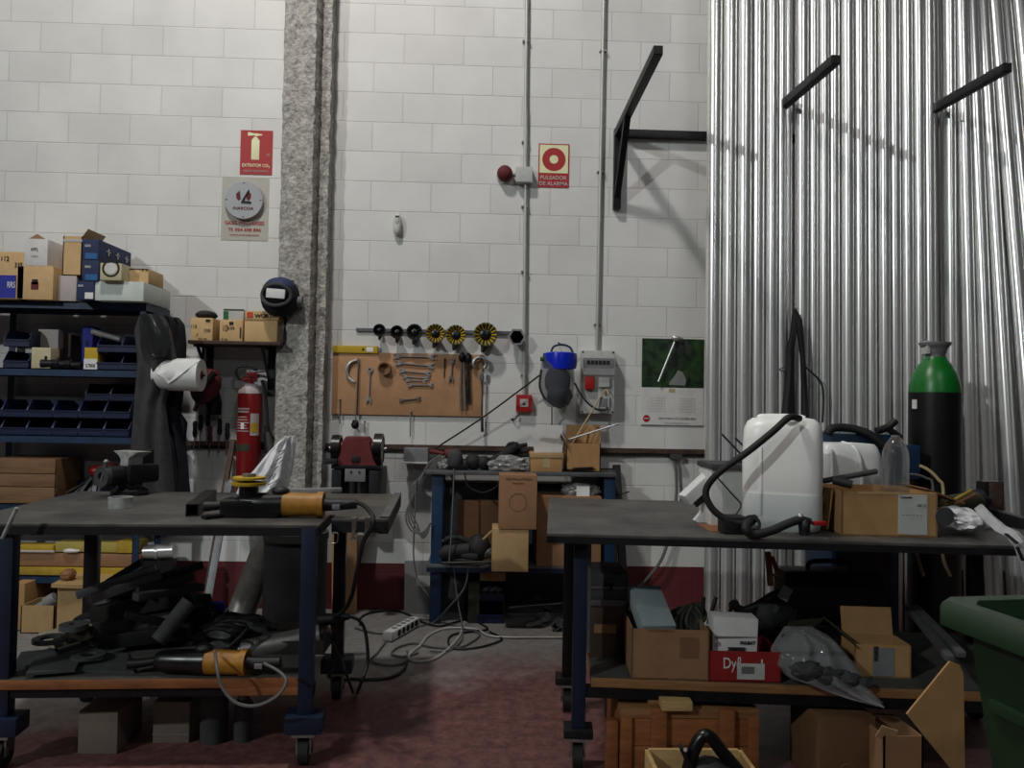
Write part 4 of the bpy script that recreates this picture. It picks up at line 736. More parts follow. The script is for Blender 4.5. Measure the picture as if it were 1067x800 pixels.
def channel():
    a = on(200, 538, TZ); b = on(229, 513, TZ); d = (b-a); a2 = a+d*.01; t = T('steel_channel', 'dark open steel channel lying left of the yellow grinder', 'channel', (a.x, a.y, TZ)); dn = d.normalized()*.52; s = V((dn.y, -dn.x, 0)).normalized()
    e = a+dn
    for k in (-1, 1): P('flange', M().bar(a+s*k*.022+V((0, 0, .024)), e+s*k*.022+V((0, 0, .024)), .005, .046, roll=PI/2 if False else 0), 'darksteel', t)
    P('web', M().bar(a+V((0, 0, .047)), e+V((0, 0, .047)), .048, .004), 'darksteel', t)
channel()
def grinder(name, label, yaw, loc, s=1., disc=True, cat='grinder'):
    t = T(name, label, cat, loc, yaw); r = .048*s                                 # lies along local x: gear head at -x, cord at +x
    P('motor_housing', M().cyl((-.02*s, 0, r), (.135*s, 0, r), r*.98, r*.90, 24), 'grinderyellow', t, True); P('end_ring', M().cyl((.112*s, 0, r), (.135*s, 0, r), r*1.04, r*1.04, 24), 'grinderyellow', t, True)
    P('gear_head', M().lathe([(0, -.21), (.03, -.21), (.042, -.18), (.045, -.08), (.05, -.02), (.0, -.02)], (0, 0, r), 'x', 20, s, s), 'blackgloss', t, True)
    P('rear_handle', M().tube([(.13*s, 0, r), (.18*s, 0, r*1.02), (.26*s, 0, r*1.1)], .026*s, 14, rr=.019*s), 'black', t, True); P('trigger', M().b2((.17*s, -.03*s, r*.7), (.20*s, -.02*s, r*1.1), .003), 'greyink', t, True)
    P('side_handle', M().tube([(-.17*s, 0, r*1.2), (-.25*s, -.01, r*.9), (-.31*s, -.015, r*.8)], .012*s, 10, rr=.02*s), 'black', t, True)
    if disc:
        P('spindle', M().cyl((-.15*s, 0, r*1.5), (-.15*s, 0, r*2.6), .036*s, n=20), 'blackgloss', t, True)
        P('disc_guard', M().lathe([(.0, 0), (.062*s, 0), (.064*s, .006), (.064*s, .012), (.02*s, .014), (.02*s, .022), (.06*s, .024), (.06*s, .033), (0, .034)], (-.15*s, 0, r*2.5), n=28), 'yellow', t, True); P('flange_nut', M().cyl((-.15*s, 0, r*2.5+.03), (-.15*s, 0, r*2.5+.045), .026*s, n=12), 'steel', t, True)
    P('head_cap', M().blob((-.03*s, .0, r*2.05), (.034*s, .03*s, .02*s), 2, .05), 'black', t, True)
    return t
g = on(312, 541, TZ); grinder('angle_grinder', 'big yellow and black angle grinder with its disc flange up, on the left table', .03, (g.x-.06, g.y+.06, TZ), 1.05)
W('grinder_guard', M().box((at(262, 528, 3.2).x, 3.22, TZ+.035), (.23, .13, .07), (0, 0, .05), .012).rough(.004, 20), 'blackgloss', 'black steel block under the yellow disc flange on the left table', 'block')
W('steel_strip', M().bar(on(212, 541, TZ)+V((0, 0, .008)), on(232, 539, TZ)+V((0, 0, .008)), .04, .012), 'darksteel', 'small dark plate between the steel channel and the grinder', 'plate')
cable([at(360, 525, 3.14), at(374, 524, 3.12), at(385, 532, 3.05), at(389, 545, 3.02), at(378, 566, 3.05), at(371, 600, 3.1), at(366, 622, 3.2), at(357, 637, 3.3), at(344, 645, 3.42)], .009, 'cableblack', 'thick black grinder cable hanging over the right end of the left table')
W('white_bag', drape([(455, 294, 304), (461, 287, 305), (472, 277, 305), (490, 263, 303), (505, 249, 300), (514, 246, 292)], 3.72, .05, 3, .012, 7, lean=-.06), 'bagwhite', 'white plastic bag with scribbled print standing behind the yellow grinder', 'bag')
b = bpy.data.objects['white_bag']
def scribble():
    rnd = random.Random(3); m = M()
    for (px, py) in ((283, 487), (288, 480), (277, 496), (284, 499), (292, 490), (290, 471), (279, 505)):
        q = at(px, py, 3.645); m.bar(q, q+V((rnd.uniform(.015, .04), -.004, rnd.uniform(.0, .03))), .004, .004)
        m.bar(q+V((.01, 0, -.012)), q+V((.03, -.003, .006)), .003, .004)
    P('print', m, 'greyink', b, stuff=False)
scribble()
W('black_knob', M().blob(on(285, 513, TZ)+V((0, .02, .025)), (.032, .032, .026), 1, .05), 'blackgloss', 'small black glossy knob in front of the white bag', 'knob')  # a black knob lying loose on the table
W('aluminium_bar', M().bar(on(296, 516, TZ)+V((0, .1, .012)), on(352, 515, TZ)+V((0, .1, .012)), .05, .022, .003), 'alu', 'bright flat bar lying behind the grinder on the left table', 'bar')
for i, (px, lb) in enumerate(((369, 'left of two small steel clamps hanging on the front edge of the left table'), (382.5, 'right of two small steel clamps hanging on the left table edge, beside the cable'))):
    a = at(px+.5, 541, 3.10); m = M(); m.bar(a+V((0, .02, .004)), a+V((0, -.012, .004)), .02, .008).bar(a+V((0, -.012, .006)), at(px, 551, 3.10), .018, .008).bar(at(px, 551, 3.10), at(px-1.5, 560, 3.10), .012, .012).bar(at(px-3.5, 561, 3.10), at(px+2, 561, 3.10), .008, .01)
    W('edge_clamp', m, 'steel', lb, 'clamp')
W('wire_hook', M().tube([at(346, 555, 3.1), at(352, 556, 3.1), at(351, 565, 3.1), at(346, 566, 3.1)], .003), 'steel', 'small wire hook hanging under the right end of the left table', 'hook')
# ================================================================== on the shelf of the left table
def plate(pts, th, mt, label, z=LZ, nm='steel_plate', cat='plate', grp=None):
    q = [on(x, y, z) for x, y in pts]; m = M(); A = [m.bm.verts.new(v) for v in q]; B = [m.bm.verts.new(v+V((0, 0, th))) for v in q]; n = len(q); m.bm.faces.new(A[::-1]); m.bm.faces.new(B)
    for i in range(n): m.bm.faces.new((A[i], A[(i+1) % n], B[(i+1) % n], B[i]))
    return W(nm, m, mt, label, cat, grp)
plate([(13, 697), (48, 696), (60, 678), (22, 682)], .012, 'plategrey', 'dark grey plate at the left end of the left table shelf', LZ+.001)
plate([(27, 704), (78, 700), (88, 680), (38, 683)], .010, 'plategrey', 'slanted grey plate in front on the left table shelf', LZ+.015)
plate([(82, 700), (140, 702), (132, 682), (92, 682)], .009, 'plategrey', 'grey plate beside the dark grinder on the left table shelf', LZ+.001)
def ring(px, py, z, r, ri, h, label, mt='plategrey'): c = on(px, py, z); return W('washer_ring', M().pipe((c.x, c.y, z), (c.x, c.y, z+h), r, ri, 32), mt, label, 'ring', None)
ring(92, 684, LZ+.026, .062, .030, .010, 'flat grey ring in front, on the grey plate of the left table shelf'); ring(52, 668, LZ+.085, .063, .036, .014, 'dark ring lying on the yellowish block of the left table shelf', 'stone')
ring(77, 655, LZ+.10, .055, .02, .02, 'grey ring with holes behind the yellowish block of the left table shelf', 'greysteel'); ring(104, 670, LZ+.012, .04, .018, .02, 'small grey ring right of the yellowish block of the left table shelf')
ring(118, 677, LZ+.012, .05, .02, .008, 'flat grey washer between the big ring and the dark grinder of the left table shelf')
a, b = on(45, 681, LZ+.015), on(93, 668, LZ+.015); W('abrasive_block', M().bar(a+V((0, .02, .045)), b+V((0, .05, .045)), .10, .05, .004), 'sawdust', 'pale yellowish block carrying the rings on the left table shelf', 'block')
for k, (px, py) in enumerate(((46, 674), (58, 676))): pass
g2 = on(215, 708, LZ); grinder('angle_grinder', 'dusty yellow and black angle grinder lying on the shelf of the left table', -.04, (g2.x, g2.y+.055, LZ), 1.0, False)
cable([at(275, 691, 2.95), at(290, 699, 2.93), at(298, 709, 2.9), at(290, 724, 2.88), at(268, 735, 2.87), at(246, 732, 2.87), at(231, 715, 2.88), at(226, 695, 2.90), at(224, 678, 3.0)], .006, 'cablegrey', 'grey grinder cord looped in front of the left table shelf')
t = T('metal_tube', 'short bright tube lying behind the dusty grinder on the shelf', 'tube', on(290, 690, LZ)); P('tube', M().pipe(at(253, 678, 3.30), at(334, 662, 3.34), .044, .038, 28), 'steel', t); P('dark_end', M().cyl(at(254, 678, 3.30), at(252, 678.4, 3.30), .046, n=24), 'blackgloss', t)
W('wooden_block', M().b2((t.location.x-.12, 3.28, LZ), (t.location.x+.16, 3.42, LZ+.055), .004), 'blackcard', 'dark block supporting the bright tube on the left table shelf', 'block')
bars = [((80, 620), (162, 592), 3.28, 3.36, .032, .032, 'greysteel', 'square grey tube lying slanted on top of the scrap pile'), ((94, 624), (168, 598), 3.22, 3.36, .036, .036, 'greysteel', 'second square grey tube lying slanted on the scrap pile'),
        ((141, 614), (199, 600), 3.30, 3.5, .05, .03, 'stone', 'flat dark bar on the right of the scrap pile'), ((141, 622), (210, 611), 3.22, 3.45, .05, .03, 'stone', 'wide dark bar below the flat bar of the scrap pile'),
        ((150, 606), (212, 588), 3.42, 3.5, .03, .03, 'darksteel', 'dark bar at the back of the scrap pile'), ((96, 640), (190, 622), 3.34, 3.4, .07, .06, 'blackcard', 'thick black beam inside the scrap pile'), ((98, 655), (196, 640), 3.32, 3.42, .07, .06, 'blackcard', 'thick black beam low in the scrap pile'),
        ((104, 668), (200, 655), 3.30, 3.38, .08, .06, 'black', 'lowest black beam of the scrap pile'), ((130, 640), (176, 650), 3.2, 3.26, .03, .03, 'darksteel', 'short dark bar in front of the scrap pile'), ((112, 607), (148, 585), 3.5, 3.52, .05, .03, 'black', 'short black bar at the upper left of the scrap pile')]
for pa, pb, ya, yb, w_, h_, mt, lb in bars: W('steel_bar', M().bar(at(*pa, ya), at(*pb, yb), w_, h_, .003), mt, lb, 'bar', 'scrap steel under the left table')
W('round_bar', M().cyl(at(165, 668, 3.12), at(197, 627, 3.2), .032, n=20), 'stone', 'thick dark round bar leaning on the scrap pile of the left table shelf', 'bar', 'scrap steel under the left table')
W('scrap_heap', M().blob(at(148, 650, 3.45)+V((0, .05, -.01)), (.27, .16, .16), 3, .35, 4, 4.).rough(.03, 9, 2).above(LZ+.001), 'black', 'heap of tangled black scrap under the slanted bars of the left table shelf', 'scrap')
W('black_rags', M().blob(at(238, 662, 3.5), (.24, .12, .085), 5, .3, 4, 4.).rough(.02, 14, 1).above(LZ+.001), 'black', 'heap of black rags in front of the grey drum on the left table shelf', 'rag')
for i in range(3): cable([at(200+i*8, 664-i*3, 3.25), at(225+i*6, 655-i*4, 3.2), at(248+i*5, 665-i*6, 3.22), at(238, 675, 3.2)], .006, 'cableblack', ORD[i]+' black lead from the front in the rag heap of the left table shelf', group='leads in the rag heap')
W('plug_handle', M().tube([at(332, 646, 3.4), at(350, 644, 3.4), at(364, 642, 3.4)], .03, 12, rr=.012), 'black', 'black cable plug hanging at the back leg of the left table', 'plug')
cable([at(362, 642, 3.4), at(374, 646, 3.4), at(381, 660, 3.4), at(383, 690, 3.4), at(376, 712, 3.4), on(372, 722, .01)], .008, 'cableblack', 'black cable arching from the plug down to the floor')
cable([at(345, 650, 3.42), at(351, 670, 3.42), at(349, 695, 3.44), at(343, 705, 3.46), on(360, 708, .01), on(405, 706, .01), on(422, 697, .01)], .007, 'cableblack', 'black cable along the back leg of the left table running over the floor')
cable([at(345, 668, 3.4), at(355, 685, 3.4), at(362, 705, 3.4), on(368, 722, .01)], .006, 'cableblack', 'short black cable end hanging beside the back leg of the left table')
# under the shelf of the left table
G4 = 'things stored on the floor under the left table'
carton(82, 123, 741, 0, 3.1, .22, 'dusty carton standing left on the floor under the left table', 'dustcard', G4); carton(160, 198, 731, 0, 3.2, .2, 'pale carton with printed line under the left table', 'dustcard', G4, patches=[('stripe', 0, 1, .2, .23, 'greyink')])
p = on(217, 778, 0); t = T('canister', 'tall dull metal canister under the left table', 'canister', (p.x, p.y+.06, 0)); P('body', M().lathe([(.0, 0), (.05, 0), (.053, .01), (.053, .215), (.0, .22)], (p.x, p.y+.06, 0), n=24), 'stone', t); P('cap', M().cyl((p.x, p.y+.06, .22), (p.x, p.y+.06, .25), .05, n=24), 'darkred', t)
p = on(249, 776, 0); t = T('canister', 'short dark canister under the left table', 'canister', (p.x, p.y+.05, 0)); P('body', M().lathe([(0, 0), (.034, 0), (.036, .01), (.036, .15), (.02, .165), (0, .165)], (p.x, p.y+.05, 0), n=20), 'stone', t); P('cap', M().cyl((p.x, p.y+.05, .163), (p.x, p.y+.05, .185), .022, n=16), 'greysteel', t)
# ================================================================== behind the left table
def lean(p, q, a, b, mt, label, nm='steel_strip', cat='strip'): return W(nm, M().bar(p, q, a, b, .001), mt, label, cat)
pb = on(222, 622, 0); lean(V((at(214, 600, 4.9).x, 4.85, 0)), at(243, 458, 5.18), .035, .02, 'rust', 'long rusty flat bar leaning on the wall left of the extinguisher')
lean(V((at(221, 600, 4.8).x-.02, 4.72, 0)), at(239, 500, 5.1), .045, .012, 'greysteel', 'grey flat strip leaning behind the left table')
W('metal_pipe', M().pipe(V((at(236, 640, 4.4).x, 4.45, 0)), at(283, 556, 4.62), .078, .07, 32), 'steel', 'big dull steel pipe leaning behind the left table beside the drum', 'pipe')
c = at(303, 600, 4.35); t = T('drum', 'tall dark grey drum standing behind the front leg of the left table', 'drum', (c.x, 4.45, 0)); zt = at(303, 558, 4.3).z; P('body', M().lathe([(0, 0), (.17, 0), (.172, .01), (.172, zt-.03), (.165, zt-.03), (.16, .03), (0, .03)], (c.x, 4.45, 0), n=36), 'drumgrey', t); P('rim', M().pipe((c.x, 4.45, zt-.04), (c.x, 4.45, zt), .178, .166, 36), 'stone', t)
for px in (221, 229): W('blue_clip', M().blob(at(px, 632, 3.9), (.03, .02, .028), px, .3), 'brightblue', 'bright blue plastic clip, %s of two under the left table' % ('left' if px == 221 else 'right'), 'clip')
for px in (221, 229): q = at(px, 632, 3.9); W('clip_block', M().b2((q.x-.03, 3.87, 0), (q.x+.03, 3.95, q.z-.026)), 'black', 'dark post under the %s blue plastic clip' % ('left' if px == 221 else 'right'), 'post')
a, b2_ = at(345, 600, 5.1), at(371, 600, 5.1); W('board_offcut', M().box(((a.x+b2_.x)/2, 5.13, .29), (b2_.x-a.x, .02, .58), (.10, 0, 0)), 'pegboard', 'brown board leaning on the wall behind the left table', 'board')
a, b2_ = at(421, 610, 5.1), at(448, 610, 5.1); t = T('fibre_board', 'dusty grey panel leaning on the wall left of the blue shelf unit', 'panel', ((a.x+b2_.x)/2, 5.12, 0)); P('sheet', M().box(((a.x+b2_.x)/2+.03, 5.14, .175), (b2_.x-a.x+.06, .02, .35), (.12, 0, 0)), 'grey', t); P('patch', M().box(((a.x+b2_.x)/2+.05, 5.125, .22), (.11, .004, .07), (.12, 0, 0)), 'palegrey', t)
def bench_grinder():
    Y = 4.95; c = at(373, 466, Y); k = Y/F; sc = .80; t = T('bench_grinder', 'dull red bench grinder with two wheels on a dark bracket below the tool board', 'bench grinder', (c.x, Y, 0)); x, z = c.x, c.z
    P('motor', M().lathe([(0, -.10), (.075, -.10), (.085, -.09), (.085, .09), (.075, .10), (0, .10)], (x, Y, z+.01), 'x', 32), 'grinderred', t); P('base_casting', M().prism([(x-.15, z-.105), (x+.15, z-.105), (x+.115, z-.03), (x+.095, z+.07), (x-.095, z+.07), (x-.115, z-.03)], Y-.09, Y+.08), 'grinderred', t)
    P('top_cover', M().b2((x-.085, Y-.06, z+.06), (x+.085, Y+.06, z+.10), .006), 'grinderred', t)
    for s in (-1, 1):
        xx = x+s*.155; P('wheel_guard', M().pipe((xx-.03, Y, z+.01), (xx+.03, Y, z+.01), .115 if s > 0 else .10, .10 if s > 0 else .085, 28), 'blackgloss', t); P('grinding_wheel', M().cyl((xx-.022, Y, z+.01), (xx+.022, Y, z+.01), .098 if s > 0 else .085, n=32), 'palegrey' if s > 0 else 'stone', t); P('shaft_nut', M().cyl((xx, Y, z+.01), (xx+s*.055, Y, z+.01), .014, n=10), 'alu', t); P('shaft_housing', M().cyl((x+s*.09, Y, z+.02), (xx-s*.025, Y, z+.02), .045, n=20), 'grinderred', t)
    P('tool_rest', M().b2((x-.22, Y-.13, z-.10), (x-.13, Y-.05, z-.06), .004), 'black', t); P('switch', M().b2((x-.03, Y-.10, z-.085), (x+.03, Y-.085, z-.04), .004), 'black', t)
    P('stand_top', M().b2((x-.175, Y-.10, z-.135), (x+.175, Y+.10, z-.105), .004), 'darksteel', t)
    for s in (-1, 1): P('bracket_leg', M().b2((x+s*.115-.03, Y-.08, z-.46), (x+s*.115+.03, WY, z-.135), .004), 'apron', t)
    P('bracket_back', M().b2((x-.10, Y+.03, z-.44), (x+.10, Y+.05, z-.135)), 'stone', t); P('switch_plate', M().b2((x-.075, Y-.10, z-.225), (x+.075, Y-.085, z-.13), .003), 'greyink', t)
    for s in (-1, 1): P('button', M().cyl((x+s*.03, Y-.106, z-.155), (x+s*.03, Y-.09, z-.155), .008, n=10), 'ink', t)
    P('cable_sleeve', M().cyl((x-.02, Y-.07, z-.33), (x-.02, Y-.07, z-.22), .03, n=12), 'black', t)
    for o in t.children:
        if not o.name.startswith('bracket'): o.data.transform(X.Translation((0, 0, c.z-.1)) @ X.Diagonal((.84, .84, .84, 1)) @ X.Translation((0, 0, -c.z+.1)))
bench_grinder()
def socket_box():
    p, q = at(420.5, 475, 5.12), at(446, 475, 5.12); zt, zb = at(433, 467, 5.12).z, at(433, 481, 5.12).z; t = T('socket_box', 'grey box on the wall rail right of the bench grinder', 'box', ((p.x+q.x)/2, 5.15, zb)); P('housing', M().b2((p.x, 5.12, zb), (q.x, WY, zt), .005), 'greyink', t); P('ledge', M().b2((p.x-.01, 5.10, zb-.012), (q.x, 5.2, zb), .003), 'palegrey', t)
socket_box()
t = T('red_plug', 'dark red power plug beside the grey box on the wall rail', 'plug', at(466, 480, 5.05)); P('plug_body', M().cyl(at(464, 473, 5.06), at(471, 472, 5.06), .03, n=16), 'darkred', t); P('sleeve', M().tube([at(463, 473, 5.06), at(455, 471, 5.08), at(448, 470, 5.1)], .014, 10), 'darkred', t)
P('support', M().cyl(at(466, 474, 5.06), at(466, 474, 5.24), .012), 'darkred', t)
rnd = random.Random(5)
for i in range(4):
    dx = i*2.2; o = i*3
    cable([at(459+i, 474+i, 5.02), at(446-dx*.3, 484+i*3, 4.98), at(430-dx+4, 510, 4.96), at(423+dx, 535, 4.95), at(428+dx, 552-i*2, 4.94), at(440, 555+o*.6, 4.92), at(449-i, 545+o, 4.9)], .006, 'cablegrey', ORD[i]+' loop, counted from outside, of the grey cable coil hanging left of the blue shelf', group='hanging cable coil')
cable([at(434, 500, 4.95), at(432, 545, 4.95), at(431, 580, 4.97), at(436, 605, 4.99), at(447, 622, 4.92), on(452, 640, .01)], .005, 'cablegrey', 'grey cable hanging from the coil down to the floor')
# ================================================================== blue shelf unit in the middle
def mid_shelf():
    a, b = at(448, 600, 4.93), at(640, 600, 4.93); x0, x1 = a.x, b.x; t = T('shelf_unit', 'blue steel shelf unit against the wall with boxes and tools', 'shelf', ((x0+x1)/2, 5.06, 0)); zt = at(540, 491, 4.93).z; zm = at(520, 588, 4.93).z
    for x, mt in ((x0+.035, 'rackblue'), (x1-.035, 'rackblue')):
        for y in (4.93, 5.16): P('post', M().b2((x-.035, y, 0), (x+.035, y+.05, zt-.02), .003), mt, t)
    P('top_board', M().b2((x0-.04, 4.90, zt-.025), (x1, 5.21, zt), .003), 'greysteel', t); P('middle_shelf', M().b2((x0-.02, 4.90, zm-.02), (x1, 5.21, zm), .003), 'greysteel', t); P('lip', M().b2((x0-.02, 4.896, zm-.045), (x1, 4.91, zm-.018)), 'dkblue', t)
    P('back_panel', M().b2((x0+.05, 5.20, 0), (x1-.05, 5.215, zt-.10)), 'drumgrey', t)
    return zt, zm, x0, x1
MT, MM, MX0, MX1 = mid_shelf()
G5 = 'cardboard boxes of the blue shelf unit'
carton(513, 551, 551, MM, 4.72, .22, 'small pale carton under the tall carton on the blue shelf unit', 'cardp', G5); zq = at(532, 551, 4.72).z
t = carton(520.5, 560, 495, zq, 4.71, .22, 'tall brown carton with faint round print, standing on the small pale carton', 'cardr', G5)
m = M(); m.pipe((0, -.1115, .16), (0, -.109, .16), .055, .050, 28); P('round_print', m, 'cardd', t, True); txt('VENTILATION', (0, -.112, .30), .16, .012, 'cardd', t, True); txt('FRAGIL', (0, -.112, .275), .07, .008, 'cardd', t, True); P('base_block', M().b2((-.11, -.1, -.001), (.11, .1, .004)), 'cardr', t, True)
carton(560, 627, 517, MM, 4.90, .28, 'big orange-brown carton on the blue shelf unit behind the right table', 'cardr', G5, patches=[('label', .44, .52, .02, .27, 'paper')])
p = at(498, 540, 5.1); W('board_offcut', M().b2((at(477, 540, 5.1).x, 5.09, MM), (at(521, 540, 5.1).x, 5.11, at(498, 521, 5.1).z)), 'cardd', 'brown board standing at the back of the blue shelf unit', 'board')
def floor_drill():
    p = at(482, 575, 4.95); t = T('power_tool', 'dusty black power tool lying on the middle board of the blue shelf unit', 'power tool', (p.x, 4.98, MM)); Y = 4.98
    P('motor', M().cyl((p.x-.14, Y, MM+.06), (p.x+.05, Y-.03, MM+.09), .055, .05, 20), 'rubber', t); P('gear_case', M().blob((p.x+.10, Y-.03, MM+.10), (.075, .06, .085), 1, .12), 'rubber', t); P('chuck', M().cyl((p.x+.14, Y-.04, MM+.07), (p.x+.2, Y-.05, MM+.07), .035, .03, 16), 'greysteel', t)
    P('handle', M().tube([(p.x-.12, Y, MM+.09), (p.x-.10, Y-.03, MM+.15), (p.x-.02, Y-.04, MM+.16), (p.x+.05, Y-.04, MM+.13)], .018, 10), 'rubber', t); P('side_grip', M().tube([(p.x+.0, Y-.05, MM+.055), (p.x+.1, Y-.09, MM+.05)], .022, 10), 'glove', t)
    P('frame', M().tube([(p.x-.16, Y-.04, MM+.01), (p.x-.17, Y-.04, MM+.13), (p.x-.12, Y-.04, MM+.14)], .008), 'greysteel', t)
floor_drill()
for i in range(4): cable([V((MX0+.06+i*.01, 4.92, MM+.01)), V((MX0+.14, 4.87-.01*i, MM+.008+i*.006)), V((MX0+.30, 4.87, MM+.008+.006*i)), V((MX0+.42+i*.01, 4.93, MM+.02)), V((MX0+.40, 5.0, MM+.03+i*.008)), V((MX0+.25, 5.02, MM+.02))], .0055, 'cablegrey' if i % 2 else 'cableblack', ORD[i]+' coil, from the front, of the lead around the black power tool', group='leads round the black power tool')
W('wooden_stick', M().bar(at(503, 562, 4.86), at(516, 550, 4.9), .012, .008), 'palewood', 'thin pale stick leaning on the small pale carton', 'stick')
# on its top board
def sander(x, label):
    p = at(x, 480, 4.98); t = T('sander', label, 'sander', (p.x, 4.98, MT)); P('body', M().blob((p.x, 4.98, MT+.065), (.05, .05, .068), 2, .08, e=.85), 'stone', t); P('base', M().b2((p.x-.045, 4.94, MT), (p.x+.085, 5.04, MT+.03), .006), 'blackgloss', t); P('knob', M().blob((p.x+.05, 5.0, MT+.04), (.04, .035, .03), 4, .1), 'stone', t)
sander(474, 'grey upright power sander at the left end of the blue shelf unit top')
for i, (x, r) in enumerate(((493, .05), (504, .045))):
    p = at(x, 482, 5.0); W('ear_defender', M().blob((p.x, 5.0, MT+r), (r*1.1, r, r), 3+i, .12), 'rubber', ('left' if i == 0 else 'right')+' of two dark round lumps behind the plastic bag on the blue shelf unit', 'lump')
def gloves():
    t = T('work_gloves', 'pair of dark grey work gloves lying on the top of the blue shelf unit', 'gloves', at(530, 470, 5.0)); 
    pts = [((508, 484), (522, 476), (535, 468)), ((518, 480), (530, 470), (540, 464)), ((526, 470), (536, 466), (549, 463)), ((530, 474), (540, 470), (551, 469)), ((535, 476), (545, 474), (552, 474)), ((528, 468), (531, 463), (536, 462))]
    for i, q in enumerate(pts): P('glove_finger' if i > 1 else 'glove_palm', M().tube([at(q[0][0], q[0][1], 5.05), at(q[1][0], q[1][1], 5.03), at(q[2][0], q[2][1], 5.0)], .034 if i < 2 else .018, 10, rr=.026 if i < 2 else .012), 'glove', t)
    P('cuff', M().blob(at(512, 485, 5.05), (.06, .05, .04), 2, .2), 'glove', t)
gloves()
W('plastic_bag', M().blob(at(530, 484, 4.94)+V((0, 0, .0)), (.12, .05, .055), 2, .35, 4, 2.5).rough(.012, 22, 3).above(MT+.001), 'baggrey', 'crumpled grey plastic bag in front of the gloves on the blue shelf unit', 'bag')
W('plastic_bag', M().blob(at(463, 485, 5.02), (.05, .05, .035), 6, .3).rough(.008, 25, 3).above(MT+.001), 'baggrey', 'small pale plastic bag left of the grey sander', 'bag')
t = carton(553, 586, 477, MT, 4.93, .2, 'low cardboard box under a bent white sheet on the blue shelf unit', 'card', G5, tape=0.3); zq = at(570, 472, 4.93).z
P('lid', M().b2((-.105, -.105, t.children[0].dimensions.z if False else zq-MT-.03), (.105, .1, zq-MT), .003), 'cardp', t, True)
m = M(); pts = [(554, 453), (562, 443), (586, 443), (586, 472), (557, 472)]
q = [at(x, y, 5.0) for x, y in pts]; m.prism([(v.x, v.z) for v in q], 4.995, 5.0); m.prism([(at(x, y, 4.93).x, at(x, y, 4.93).z) for x, y in ((553, 453), (558, 448), (587, 446), (582, 457), (570, 456))], 4.925, 4.93)
W('white_sheet', m, 'whitecard', 'bent white card sheet standing on the low cardboard box', 'sheet')
t = carton(590, 626, 462, MT, 4.97, .2, 'open brown cardboard box holding long rods on the blue shelf unit', 'card', G5, open_=True); zq = at(608, 462, 4.97).z
a, b_ = at(590, 450, 5.16), at(626, 450, 5.16); P('flap', M().box(((a.x+b_.x)/2, 5.17, zq+.055), (b_.x-a.x, .004, .115), (-.1, 0, 0)), 'card', t); P('flap', M().box((a.x-.03, 5.05, zq+.02), (.005, .2, .11), (0, -.6, 0)), 'kraft', t)
W('metal_rod', M().cyl(at(592, 458, 5.0), at(641, 442.5, 4.9), .006).cyl(at(641, 442.5, 4.9), at(644, 441.5, 4.9), .008), 'alu', 'bright rod sticking out to the right of the open brown box', 'rod')
W('wooden_stick', M().cyl(at(596, 462, 5.05), at(612, 444, 5.15), .005), 'wood', 'brown stick inside the open brown box on the blue shelf unit', 'stick')
W('flat_tool', M().bar(at(597, 490, 4.95)+V((0, 0, .01)), at(618, 489, 4.95)+V((0, 0, .01)), .03, .012).bar(at(590, 490, 4.95)+V((0, 0, .005)), at(640, 489, 5.0)+V((0, 0, .005)), .02, .006), 'darksteel', 'flat black tool lying in front of the open brown box', 'tool')
t = T('film_roll', 'roll in crumpled film with a white paper on it, inside the blue shelf unit', 'roll', at(605, 520, 5.0)); zc = at(605, 517, 5.0).z; P('roll', M().blob((t.location.x, 5.02, zc+.03), (.13, .09, .055), 4, .2, 4, 3.).rough(.008, 24, 2), 'baggrey', t); P('paper', M().box((at(608, 513, 4.9).x, 4.925, at(608, 512, 4.92).z), (.082, .003, .07), (-.15, 0, 0)), 'paper', t)
W('slim_board', M().bar(V((MX1+.03, 5.1, 0)), V((MX1+.015, 5.2, .95)), .05, .03), 'greysteel', 'narrow grey board leaning against the right side of the blue shelf unit', 'board'); W('thin_rod', M().cyl(at(634, 519, 5.0), at(656, 512, 4.95), .004), 'black', 'thin dark rod sticking out right of the blue shelf unit', 'rod')
W('slim_board', M().bar(V((MX1+.10, 5.05, 0)), V((MX1+.05, 5.21, .98)), .05, .02), 'stone', 'narrow dark board leaning beside the grey one at the blue shelf unit', 'board')
# below it
p = at(512, 640, 4.8); q = on(511, 650, 0)
t = dup(bin0, (q.x, q.y+.13, 0), 'blue bin on the floor below the blue shelf unit, under another bin', 0, None); t.scale = (1.1, 1, 1.25); del t['group']
t = dup(bin0, (q.x, q.y+.15, .135), 'blue bin with bright metal parts, stacked on another below the blue shelf unit', 0, None); t.scale = (1.1, 1, 1.1); del t['group']
for i in range(5): W('metal_part', M().cyl((q.x-.05+i*.022, q.y+.06+.03*(i % 2), .185), (q.x-.03+i*.024, q.y+.08, .20+.01*(i % 2)), .013, n=10), 'alu', ORD[i]+' shiny metal piece from the left in the upper blue bin', 'part', 'shiny pieces in the upper blue bin')
carton(500, 527, 594, .255, q.y+.05, .16, 'small orange-brown box on the stacked blue bins', 'card', None, h=.07)
carton(488, 500, 608, 0, 4.95, .2, 'narrow olive box beside the stacked blue bins', 'olive')
W('metal_rod', M().cyl(at(530, 633, 5.0), at(590, 628, 5.05), .008), 'greysteel', 'long grey rod lying below the blue shelf unit', 'rod')
